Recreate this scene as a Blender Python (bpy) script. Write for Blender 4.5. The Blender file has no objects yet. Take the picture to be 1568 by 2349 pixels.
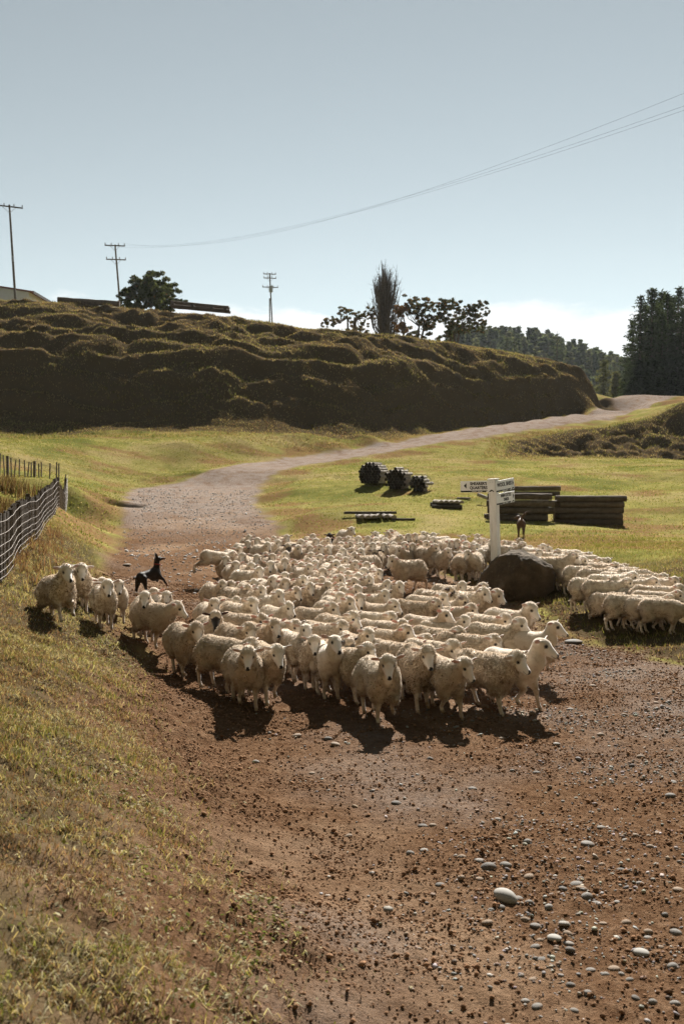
import bpy, math, random
import numpy as np
from mathutils import Vector, Matrix

random.seed(7)
RNG = np.random.default_rng(11)
scene = bpy.context.scene
COL = scene.collection
R = math.radians

# ------------------------------------------------------------------ camera model (photograph measured on a 1568 px wide copy)
CAM_H, PITCH = 3.2, R(2.34)
FOC, CX, CY = 2284.0, 784.0, 1174.5
K = 1709 / 1568.0          # pixels of the full photograph -> pixels of the 1568 px copy


def ray(px, py):
    a, b = (px - CX) / FOC, (CY - py) / FOC
    return a, math.cos(PITCH) + b * math.sin(PITCH), -math.sin(PITCH) + b * math.cos(PITCH)


def at(px, py, Y):
    """the point seen at (px, py) at distance Y"""
    x, y, z = ray(px, py)
    t = Y / y
    return x * t, Y, CAM_H + z * t


# ------------------------------------------------------------------ noise
def _h(ix, iy, iz, seed):
    n = (ix.astype(np.int64) * 374761393 + iy.astype(np.int64) * 668265263 + iz * 2147483647 + seed * 974711) & 0xFFFFFFFF
    n = ((n ^ (n >> 13)) * 1274126177) & 0xFFFFFFFF
    n = (n ^ (n >> 16)) & 0xFFFFFF
    return n.astype(np.float64) / 0xFFFFFF


def vnoise(x, y, seed=0):
    x, y = np.asarray(x, float), np.asarray(y, float)
    xi, yi = np.floor(x), np.floor(y)
    fx, fy = x - xi, y - yi
    fx, fy = fx * fx * (3 - 2 * fx), fy * fy * (3 - 2 * fy)
    z = 0
    a, b = _h(xi, yi, z, seed), _h(xi + 1, yi, z, seed)
    c, d = _h(xi, yi + 1, z, seed), _h(xi + 1, yi + 1, z, seed)
    return (a + (b - a) * fx) * (1 - fy) + (c + (d - c) * fx) * fy


def fbm(x, y, octs=3, seed=0):
    s, a, t = 0.0, 1.0, 0.0
    x, y = np.asarray(x, float), np.asarray(y, float)
    for o in range(octs):
        s = s + a * vnoise(x * 1.0, y * 1.0, seed + o * 17)
        t += a
        a *= 0.5
        x, y = x * 2.03 + 3.1, y * 2.03 + 1.7
    return s / t * 2 - 1


def noise3(P, f, seed=0):
    """cheap 3-D noise from three 2-D slices"""
    x, y, z = P[:, 0] * f, P[:, 1] * f, P[:, 2] * f
    return (vnoise(x + 0.31 * z, y + 5.2, seed) + vnoise(y + 0.27 * x, z + 9.1, seed + 3) + vnoise(z + 0.23 * y, x + 2.7, seed + 5)) * (2 / 3) - 1


def sstep(a, b, x):
    t = np.clip((np.asarray(x, float) - a) / (b - a), 0, 1)
    return t * t * (3 - 2 * t)


# ------------------------------------------------------------------ mesh helpers
def mesh_np(name, V, faces, mat=None, smooth=True, col=None, colname='tint', midx=None):
    V = np.asarray(V, np.float32)
    me = bpy.data.meshes.new(name)
    faces = [np.asarray(f, np.int32) for f in (faces if isinstance(faces, list) else [faces]) if len(f)]
    nl = sum(f.size for f in faces)
    nf = sum(len(f) for f in faces)
    me.vertices.add(len(V))
    me.vertices.foreach_set('co', V.ravel())
    me.loops.add(nl)
    me.loops.foreach_set('vertex_index', np.concatenate([f.ravel() for f in faces]))
    me.polygons.add(nf)
    tot = np.concatenate([np.full(len(f), f.shape[1], np.int32) for f in faces])
    st = np.concatenate([[0], np.cumsum(tot)[:-1]]).astype(np.int32)
    me.polygons.foreach_set('loop_start', st)
    me.polygons.foreach_set('loop_total', tot)
    me.polygons.foreach_set('use_smooth', np.full(nf, smooth, bool))
    if midx is not None:
        me.polygons.foreach_set('material_index', np.asarray(midx, np.int32))
    me.update(calc_edges=True)
    if col is not None:
        at_ = me.color_attributes.new(colname, 'FLOAT_COLOR', 'POINT')
        c = np.ones((len(V), 4), np.float32)
        c[:, :col.shape[1]] = col
        at_.data.foreach_set('color', c.ravel())
    for m in (mat if isinstance(mat, (list, tuple)) else [mat]):
        if m is not None:
            me.materials.append(m)
    return me


def link(name, me, parent=None, loc=(0, 0, 0), rz=0.0, scale=1.0):
    o = bpy.data.objects.new(name, me)
    COL.objects.link(o)
    o.location = loc
    o.rotation_euler = (0, 0, rz)
    if scale != 1.0:
        o.scale = (scale,) * 3
    if parent is not None:
        o.parent = parent
    return o


def tag(o, label=None, cat=None, group=None, kind=None):
    if label: o['label'] = label
    if cat: o['category'] = cat
    if group: o['group'] = group
    if kind: o['kind'] = kind
    return o


class MB:
    """collects shapes into one mesh"""
    def __init__(s):
        s.V, s.F = [], []

    def add(s, V, F):
        b = len(s.V)
        s.V += [tuple(v) for v in V]
        s.F += [tuple(i + b for i in f) for f in F]

    def box(s, c, size, M=None, bev=0.0):
        x, y, z = [q / 2 for q in size]
        V = [(-x, -y, -z), (x, -y, -z), (x, y, -z), (-x, y, -z), (-x, -y, z), (x, -y, z), (x, y, z), (-x, y, z)]
        if M is not None: V = [tuple(M @ Vector(v)) for v in V]
        V = [(v[0] + c[0], v[1] + c[1], v[2] + c[2]) for v in V]
        s.add(V, [(0, 3, 2, 1), (4, 5, 6, 7), (0, 1, 5, 4), (1, 2, 6, 5), (2, 3, 7, 6), (3, 0, 4, 7)])

    def tube(s, pts, rad, n=8, cap=True):
        pts = [Vector(p) for p in pts]
        rad = [rad] * len(pts) if not hasattr(rad, '__len__') else rad
        V, F = [], []
        up0 = None
        for i, p in enumerate(pts):
            d = (pts[min(i + 1, len(pts) - 1)] - pts[max(i - 1, 0)]).normalized()
            if up0 is None:
                up0 = Vector((0, 0, 1)) if abs(d.z) < .9 else Vector((1, 0, 0))
            a = d.cross(up0).normalized()
            b = a.cross(d).normalized()
            up0 = b
            for k in range(n):
                t = 2 * math.pi * k / n
                V.append(p + (a * math.cos(t) + b * math.sin(t)) * rad[i])
        for i in range(len(pts) - 1):
            for k in range(n):
                k2 = (k + 1) % n
                F.append((i * n + k, i * n + k2, (i + 1) * n + k2, (i + 1) * n + k))
        if cap:
            F.append(tuple(range(n - 1, -1, -1)))
            F.append(tuple(range((len(pts) - 1) * n, len(pts) * n)))
        s.add(V, F)

    def build(s, name, mat, parent=None, smooth=False, loc=(0, 0, 0)):
        me = bpy.data.meshes.new(name)
        me.from_pydata(s.V, [], s.F)
        if smooth:
            me.polygons.foreach_set('use_smooth', [True] * len(me.polygons))
        if mat: me.materials.append(mat)
        me.update()
        return link(name, me, parent, loc)


def empty(name, loc=(0, 0, 0), rz=0.0):
    o = bpy.data.objects.new(name, None)
    o.empty_display_size = .2
    COL.objects.link(o)
    o.location = loc
    o.rotation_euler = (0, 0, rz)
    return o


# ------------------------------------------------------------------ material helpers
class NT:
    def __init__(s, name):
        s.m = bpy.data.materials.new(name)
        s.m.use_nodes = True
        s.t = s.m.node_tree
        s.t.nodes.clear()
        s.out = s.n('ShaderNodeOutputMaterial')

    def n(s, typ, **kw):
        nd = s.t.nodes.new(typ)
        for k, v in kw.items():
            if k.startswith('i_'):
                key = k[2:]
                key = int(key) if key.isdigit() else key.replace('_', ' ')
                s.set(nd.inputs[key], v)
            else:
                setattr(nd, k, v)
        return nd

    def set(s, sock, v):
        if isinstance(v, bpy.types.NodeSocket):
            s.t.links.new(v, sock)
        else:
            if isinstance(v, (tuple, list)) and len(v) == 3 and sock.type == 'RGBA':
                v = (*v, 1)
            sock.default_value = v

    def mix(s, f, a, b, mode='MIX'):
        nd = s.n('ShaderNodeMix', data_type='RGBA', blend_type=mode)
        s.set(nd.inputs[0], f); s.set(nd.inputs[6], a); s.set(nd.inputs[7], b)
        return nd.outputs[2]

    def math(s, op, a, b=0.5, clamp=False):
        nd = s.n('ShaderNodeMath', operation=op, use_clamp=clamp)
        s.set(nd.inputs[0], a); s.set(nd.inputs[1], b)
        return nd.outputs[0]

    def ramp(s, f, stops):
        nd = s.n('ShaderNodeValToRGB')
        e = nd.color_ramp.elements
        while len(e) < len(stops): e.new(0.5)
        for i, (p, c) in enumerate(stops):
            e[i].position = p
            e[i].color = (*c, 1) if len(c) == 3 else c
        s.set(nd.inputs[0], f)
        return nd.outputs[0]

    def step(s, f, a, b):
        nd = s.n('ShaderNodeMapRange', interpolation_type='SMOOTHSTEP')
        s.set(nd.inputs[0], f); s.set(nd.inputs[1], a); s.set(nd.inputs[2], b)
        return nd.outputs[0]

    def noise(s, vec, scale, detail=4, rough=.6, out=0):
        nd = s.n('ShaderNodeTexNoise')
        if vec is not None: s.set(nd.inputs['Vector'], vec)
        s.set(nd.inputs['Scale'], scale)
        nd.inputs['Detail'].default_value = detail
        nd.inputs['Roughness'].default_value = rough
        return nd.outputs[out]

    def bump(s, h, strength=.5, dist=.02, normal=None):
        nd = s.n('ShaderNodeBump')
        nd.inputs['Strength'].default_value = strength
        nd.inputs['Distance'].default_value = dist
        s.set(nd.inputs['Height'], h)
        if normal is not None: s.set(nd.inputs['Normal'], normal)
        return nd.outputs[0]

    def attr(s, name, typ='GEOMETRY', out=0):
        return s.n('ShaderNodeAttribute', attribute_type=typ, attribute_name=name).outputs[out]

    def sep(s, c):
        nd = s.n('ShaderNodeSeparateColor')
        s.set(nd.inputs[0], c)
        return nd.outputs

    def bsdf(s, color, rough=.9, normal=None, spec=.2, **kw):
        nd = s.n('ShaderNodeBsdfPrincipled')
        s.set(nd.inputs['Base Color'], color)
        s.set(nd.inputs['Roughness'], rough)
        s.set(nd.inputs['Specular IOR Level'], spec)
        if normal is not None: s.set(nd.inputs['Normal'], normal)
        for k, v in kw.items(): s.set(nd.inputs[k.replace('_', ' ')], v)
        return nd.outputs[0]

    def done(s, sh):
        s.t.links.new(sh, s.out.inputs[0])
        return s.m


def pos(nt):
    return nt.n('ShaderNodeNewGeometry').outputs['Position']


def leafy(name, base=None, transl=.4, var=.35, attr=None):
    """leaf or blade that lets light through"""
    t = NT(name)
    c = t.attr(attr) if attr else base
    nz = t.noise(pos(t), 3.0, 2)
    c2 = t.mix(t.math('MULTIPLY', nz, var), c, (0.02, 0.02, 0.01)) if var else c
    d = t.n('ShaderNodeBsdfDiffuse'); t.set(d.inputs[0], c2)
    tr = t.n('ShaderNodeBsdfTranslucent'); t.set(tr.inputs[0], t.mix(1.0, c2, (1.0, .95, .6), 'MULTIPLY'))
    m = t.n('ShaderNodeMixShader'); m.inputs[0].default_value = transl
    t.t.links.new(d.outputs[0], m.inputs[1]); t.t.links.new(tr.outputs[0], m.inputs[2])
    return t.done(m.outputs[0])


def woodmat(name, a, b, scale=6, rough=.9):
    t = NT(name)
    co = t.n('ShaderNodeTexCoord').outputs['Object']
    mp = t.n('ShaderNodeMapping'); t.set(mp.inputs[0], co); mp.inputs['Scale'].default_value = (1, 1, 1)
    n1 = t.noise(mp.outputs[0], scale, 6, .7)
    rnd = t.n('ShaderNodeObjectInfo').outputs['Random']
    c = t.ramp(n1, [(.3, a), (.7, b)])
    c = t.mix(t.math('MULTIPLY', rnd, .5), c, tuple(q * .55 for q in a))
    return t.done(t.bsdf(c, rough, t.bump(t.noise(mp.outputs[0], scale * 5, 4), .5, .01)))


def plain(name, c, rough=.8, spec=.2, metal=0.0, bump=None):
    t = NT(name)
    n1 = t.noise(pos(t), 8, 4)
    cc = t.mix(t.math('MULTIPLY', n1, .3), c, tuple(q * .6 for q in c))
    return t.done(t.bsdf(cc, rough, t.bump(t.noise(pos(t), bump or 40, 3), .2, .005), spec, Metallic=metal))
# ------------------------------------------------------------------ terrain
TOE = np.array([(-4, 1.6), (0, .9), (3, .55), (4, .4), (5.8, .05), (8.6, -.75), (12.8, -2.2), (19, -4.0), (27, -6.4), (37, -8.6), (45, -10.0), (55, -12.0), (62, -13.0)])


def toe(Y):
    return np.interp(Y, TOE[:, 0], TOE[:, 1])


BACK_EDGE = [(480, 1077, 68), (560, 1061, 73.5), (700, 1046, 80.5), (850, 1023, 87), (1000, 994, 95), (1150, 973, 104), (1300, 952, 114), (1362, 941, 121), (1385, 914, 132)]
FRONT_EDGE = [(606, 1100, 65), (650, 1078, 69), (720, 1065, 74.5), (850, 1043, 80), (1000, 1017, 87), (1150, 997, 95), (1300, 974, 105), (1400, 960, 111), (1480, 932, 122), (1545, 909, 132)]
RIGHT = [(-4, 9.5), (5, 9), (10, 7.6), (13, 6.3), (15.6, 5.35), (17.4, 4.8), (18.8, 4.2), (22, 4.0), (24, 3.5), (28, 2.9), (32, 1.5), (35, 0), (40, -2.2), (45, -2.9), (55, -4.7)]
FENCE = [(-20.5, 14.4), (-14, 14.6), (-9.2, 15.6), (-6.0, 17.6), (-6.9, 21.0), (-7.55, 24), (-9.26, 31), (-10.6, 37), (-12.65, 45.7)]

CREST = [(-250, 690, 116), (-60, 688, 115), (0, 690, 114), (130, 693, 114), (250, 704, 114), (400, 717, 114), (530, 728, 113), (650, 742, 113), (784, 758, 113), (900, 771, 115), (1000, 782, 119), (1150, 806, 124), (1250, 826, 126.5), (1300, 838, 127.5), (1345, 856, 128.5)]
BASE = [(-250, 978, 87), (-60, 978, 87), (0, 978, 86), (130, 976, 86), (250, 976, 86), (400, 976, 86), (530, 978, 86), (650, 984, 87.5), (784, 994, 89.5), (900, 996, 94), (1000, 984, 102), (1150, 968, 112.5), (1250, 956, 118.5), (1300, 949, 121.5), (1368, 940, 127)]



def _resample(L, other):
    xs = sorted(set([p[0] for p in L] + list(range(860, 1340, 40)) + list(range(-200, 860, 90))))
    A = np.array(L, float)
    return [(x, float(np.interp(x, A[:, 0], A[:, 1])), float(np.interp(x, A[:, 0], A[:, 2]))) for x in xs if A[0, 0] <= x <= A[-1, 0]]


CREST, BASE = _resample(CREST[:-1], BASE) + [CREST[-1]], _resample(BASE[:-1], CREST) + [BASE[-1]]


def _dense(L, step=45):
    A = np.array(L, float)
    s = np.concatenate([[0], np.cumsum(np.hypot(np.diff(A[:, 0]), np.diff(A[:, 1])))])
    t = np.linspace(0, s[-1], int(s[-1] / step) + 1)
    out = []
    for q in t:
        lin = np.array([np.interp(q, s, A[:, k]) for k in range(3)])
        out.append(tuple(lin))
    return out


def _controls():
    C = []
    # foreground plane of the yard
    for Y in (-6, -2, 2, 5, 8, 11, 15, 19, 23, 28, 33):
        t = float(toe(Y))
        m = np.interp(Y, [0, 13, 17.6, 24, 37], [.85, .95, 1.1, 1.35, 1.5])
        for off, z in ((0, .05 + .010 * max(Y - 12, 0) / m), (-.6, .36), (-1.5, .90), (-2.6, 1.28), (-4.2, 1.62), (-7.5, 2.1), (-14, 2.6), (-24, 2.9)):
            C.append((t + off, Y, z * m))
        for X in (t + 1.0, t + 3, t + 5.5, t + 9, t + 14):
            z = 0.0
            z = .018 * max(Y - 12, 0)
            if X > 6: z += .12
            C.append((X, Y, z))
        C.append((22, Y, .5)); C.append((38, Y, 1.2)); C.append((60, Y, 2))
    for X, Y, z in ((-10.6, 37, 1.98), (-12.65, 45.7, 2.45), (-9.26, 31, 1.6), (-7.5, 24, 1.45), (-17.5, 51, 2.8), (-24, 40, 2.6), (-30, 55, 3.3), (-12, 30, 1.75)):
        C.append((X, Y, z))
    # track as it climbs
    C += [(5.4, 20, .36), (7.5, 20, .45), (4.6, 24, .36), (7, 24, .45), (9, 24, .6), (6.6, 17, .25), (9, 17, .45), (12, 21, .75), (10, 28, .75), (6, 28, .5), (3, 29, .38)]
    for Y, z in ((37, .45), (41, .6), (45, .85), (50, 1.2), (55, 1.55), (60, 1.95), (65, 2.4)):
        L, Rr = float(toe(Y)), float(np.interp(Y, [r[0] for r in RIGHT], [r[1] for r in RIGHT]))
        C += [(L - .2, Y, z + .08), ((L + Rr) / 2, Y, z), (Rr, Y, z - .03)]
        if 40 < Y < 58: C.append((L - 2.2, Y, z + .65))
    P = [at(*p) for p in _dense(BACK_EDGE) + _dense(FRONT_EDGE)]
    P += [at(q[0], q[1] + 9, q[2] - 2.2) for q in _dense(FRONT_EDGE[3:])]
    P += [at(*p) for p in ((850, 1002, 88.6), (750, 1026, 83.8), (640, 1046, 79), (545, 1052, 76))]
    # grass slope left of the track
    P += [at(*p) for p in ((0, 1040, 62), (300, 1040, 73), (0, 1008, 74), (200, 1008, 75), (430, 1014, 76), (560, 1010, 80), (700, 1000, 86), (400, 1078, 71), (-200, 1020, 66), (-250, 995, 80))]
    # field right of the track
    P += [at(*p) for p in ((700, 1100, 60), (860, 1112, 58), (1000, 1112, 56), (700, 1180, 44), (1000, 1180, 44), (1350, 1202, 45), (1568, 1205, 45), (1568, 1130, 55), (1800, 1130, 57), (1568, 1068, 72), (1300, 1070, 72), (1000, 1060, 74), (1150, 1058, 76),
                            (1250, 1042, 88), (1400, 1046, 92), (1568, 1046, 94), (1500, 1052, 86), (1640, 1043, 95), (1568, 926, 105), (1500, 958, 105), (1430, 975, 104), (1340, 986, 101), (1640, 917, 106), (1800, 915, 112), (1800, 1040, 95), (1568, 1262, 31), (1400, 1262, 31), (1568, 1320, 25),
                            (1600, 908, 128), (1750, 900, 130), (1480, 907, 136), (1420, 909, 136), (1600, 906, 150))]
    P += [at(*p) for p in CREST + BASE]
    C += [at(1372, 939, 124.5), (33.4, 130.5, 11.9), (33.0, 133.5, 12.4), (31, 138, 12.8), (27, 142, 13.0)]
    # middle of the hill face, kept straight
    for c, b in zip(CREST, BASE):
        pc, pb = np.array(at(*c)), np.array(at(*b))
        dy, dY = b[1] - c[1], c[2] - b[2]
        if c[0] < 1340:
            for fy, fY in ((.045, .20), (.16, .42), (.38, .68)):
                P.append(at(c[0] + (b[0] - c[0]) * fY, c[1] + dy * fy, c[2] - dY * fY))
        else:
            P.append(tuple(pc * .5 + pb * .5 + np.array((0, 0, .4))))
        # behind the crest
        if c[0] < 1340:
            P.append((pc[0] * 1.03, pc[1] + 7, pc[2] + .5)); P.append((pc[0] * 1.2, pc[1] + 28, pc[2] + .3)); P.append((pc[0] * 1.5, pc[1] + 70, pc[2] - 1))
    C += P
    # beyond
    for X, Y, z in ((45, 146, 9.5), (60, 170, 10.5), (80, 165, 12.5), (95, 200, 11), (50, 210, 6), (20, 200, 9), (60, 270, 4), (110, 270, 6), (0, 280, 4), (-80, 280, 8), (30, 340, 18), (70, 345, 20), (110, 345, 16), (56, 430, 56), (88, 430, 53), (20, 430, 53), (-60, 430, 36), (-150, 400, 20), (103, 430, 48), (120, 430, 41), (150, 430, 30), (220, 420, 22), (60, 520, 38), (120, 520, 25), (-100, 540, 20), (200, 560, 15), (250, 250, 12), (-220, 220, 18), (-120, 190, 20), (160, 130, 12), (150, 60, 6), (100, 30, 4), (-80, 20, 4), (-80, 60, 5), (-60, -10, 3), (-120, 100, 14), (0, 620, 15), (250, 620, 12), (-260, 600, 15)):
        C.append((X, Y, z))
    C = np.array(C, float)
    keep = []
    for i in range(len(C)):
        if all((C[i, 0] - C[j, 0]) ** 2 + (C[i, 1] - C[j, 1]) ** 2 > .30 for j in keep):
            keep.append(i)
    return C[keep]


CTRL = _controls()
CC = 0.8


def _phi(r2):
    return np.sqrt(r2 + CC * CC)


_D2 = (CTRL[:, None, 0] - CTRL[None, :, 0]) ** 2 + (CTRL[:, None, 1] - CTRL[None, :, 1]) ** 2
_ZM = CTRL[:, 2].mean()
_W = np.linalg.solve(_phi(_D2) - np.eye(len(CTRL)) * 0.02, CTRL[:, 2] - _ZM)


def base_h(x, y):
    x, y = np.atleast_1d(np.asarray(x, np.float32)), np.atleast_1d(np.asarray(y, np.float32))
    sh = x.shape
    x, y = x.ravel(), y.ravel()
    out = np.empty(len(x))
    cx, cy, w = CTRL[:, 0].astype(np.float32), CTRL[:, 1].astype(np.float32), _W.astype(np.float32)
    for i in range(0, len(x), 20000):
        s = slice(i, i + 20000)
        r2 = (x[s, None] - cx) ** 2
        r2 += (y[s, None] - cy) ** 2
        r2 += np.float32(CC * CC)
        np.sqrt(r2, out=r2)
        out[s] = r2 @ w
    return (out + _ZM).reshape(sh)


def sd_poly(x, y, poly):
    """signed distance to a polygon, positive inside"""
    x, y = np.asarray(x, float), np.asarray(y, float)
    d = np.full(x.shape, 1e9)
    inside = np.zeros(x.shape, bool)
    n = len(poly)
    for i in range(n):
        ax, ay = poly[i]
        bx, by = poly[(i + 1) % n]
        ex, ey = bx - ax, by - ay
        wx, wy = x - ax, y - ay
        t = np.clip((wx * ex + wy * ey) / (ex * ex + ey * ey), 0, 1)
        d = np.minimum(d, (wx - ex * t) ** 2 + (wy - ey * t) ** 2)
        cond = ((ay > y) != (by > y))
        if abs(ey) > 1e-9:
            inside ^= cond & (x < ex * (y - ay) / ey + ax)
    d = np.sqrt(d)
    return np.where(inside, d, -d)


ROAD = [(float(toe(Y)), Y) for Y in (-4, 0, 3, 5.8, 8.6, 12.8, 19, 27, 37, 45, 55, 62)] + [at(*p)[:2] for p in BACK_EDGE] + [(42, 141), (60, 148), (62, 138)] + [at(*p)[:2] for p in FRONT_EDGE[::-1]] + [(x, y) for y, x in RIGHT[::-1]]
HILL = [at(*p)[:2] for p in BASE] + [(at(*BASE[-1])[0] + 2.0, at(*BASE[-1])[1] + 1.0), (at(*BASE[-1])[0] + 2.5, at(*BASE[-1])[1] + 9)] + [(p[0] * 1.02, p[1] + 3) for p in [at(*q) for q in CREST[::-1]]]
EMB = [at(*p)[:2] for p in ((1130, 1052, 78), (1250, 1040, 85), (1400, 1050, 88), (1568, 1052, 88), (1800, 1045, 90))] + [(55, 112), (43, 106)] + [at(*p)[:2] for p in ((1430, 964, 105), (1300, 980, 101), (1150, 1003, 92))]
DENTS = [(*at(283, 1110, 53)[:2], 1.0, .8, .8), (*at(700, 2236, 6.0)[:2], .10, .05, .06), (*at(800, 2310, 5.7)[:2], .10, .05, .06), (*at(425, 1925, 8.5)[:2], .13, .06, .06), (*at(1340, 1392, 21.5)[:2], .8, .3, .22), (*at(1440, 1430, 19.5)[:2], .6, .25, .18)]


def detail_h(x, y, sr=None, sh=None, se=None, zb=None):
    x, y = np.asarray(x, float), np.asarray(y, float)
    sr = sd_poly(x, y, ROAD) if sr is None else sr
    sh = sd_poly(x, y, HILL) if sh is None else sh
    se = sd_poly(x, y, EMB) if se is None else se
    road = sstep(-.5, .6, sr)
    hill = sstep(-1.5, 2.5, sh)
    emb = sstep(.2, 3.2, se)
    wob = fbm(x / 9, y / 9, 2, 5) * 2.0
    rid = 1 - np.abs(fbm((x + wob) / 7.5, (y + wob * .6) / 2.6, 3, 21))
    crest = sstep(.5, 5.0, sh)
    face = sstep(2.0, 7.0, sh)
    d = hill * ((rid - .72) * (.35 + 1.05 * face) + fbm(x / 1.5, y / .9, 3, 31) * (.12 + .32 * crest))
    rid2 = 1 - np.abs(fbm(x / 3.2, y / 2.6, 3, 41))
    if zb is not None:                       # sheep tracks: treads and risers along the slope
        for m_, sp, sd_ in ((hill * (.25 + .75 * sstep(-.25, .15, fbm(x / 7, y / 3, 3, 33))), 2.3, 35), (emb * .9, 1.2, 37)):
            q = (zb + fbm(x / 7, y / 5, 3, sd_) * 2.2) / sp
            fr = q - np.floor(q)
            gq = np.where(fr < .66, fr * .34, .2244 + (fr - .66) * (.7756 / .34))
            d += m_ * (gq - fr) * sp
    d += emb * (-.45 + (rid2 - .7) * 1.6 + fbm(x / 1.1, y / .9, 3, 43) * .4)
    rough = (1 - road) * (1 - hill)
    far = sstep(24, 60, y)
    d += rough * (fbm(x / 5, y / 3.0, 2, 51) * (.04 + .16 * far) + fbm(x / 1.1, y / .8, 3, 53) * (.035 + .10 * far * sstep(-.2, .5, fbm(x / 12, y / 8, 2, 54))))
    near = 1 - sstep(20, 34, y)
    d += rough * near * (fbm(x / .45, y / .32, 3, 61) * .075 + fbm(x / .10, y / .10, 2, 63) * .030)
    d += road * (fbm(x / 2.2, y / 3.0, 2, 71) * .03 + near * (fbm(x / .25, y / .25, 3, 73) * .022 + np.maximum(fbm(x / .08, y / .08, 3, 75), -.1) * .034))
    edge = np.exp(-((sr + .1) / .5) ** 2) * near * (x < 3)
    d += edge * (fbm(x / .3, y / .3, 2, 81) * .06)
    for dx, dy, rx, ry, dep in DENTS:
        q = ((x - dx) / rx) ** 2 + ((y - dy) / ry) ** 2
        d -= dep * np.exp(-q * q)
    return d


def ground(x, y):
    x, y = np.atleast_1d(np.asarray(x, float)), np.atleast_1d(np.asarray(y, float))
    zb = base_h(x, y)
    return zb + detail_h(x, y, zb=zb)


def ground1(x, y):
    return float(ground([x], [y])[0])


def hit(px, py, y0=3.0, y1=140.0, lift=0.0):
    """where the sight line through a pixel meets the ground"""
    ys = np.exp(np.linspace(math.log(y0), math.log(y1), 500))
    a, b, c = ray(px, py)
    X, Z = a / b * ys, CAM_H + c / b * ys
    f = Z - base_h(X, ys) - lift
    i = np.where(f < 0)[0]
    i = i[0] if len(i) else len(ys) - 1
    return float(X[i]), float(ys[i]), float(base_h(X[i:i + 1], ys[i:i + 1])[0])


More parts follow.
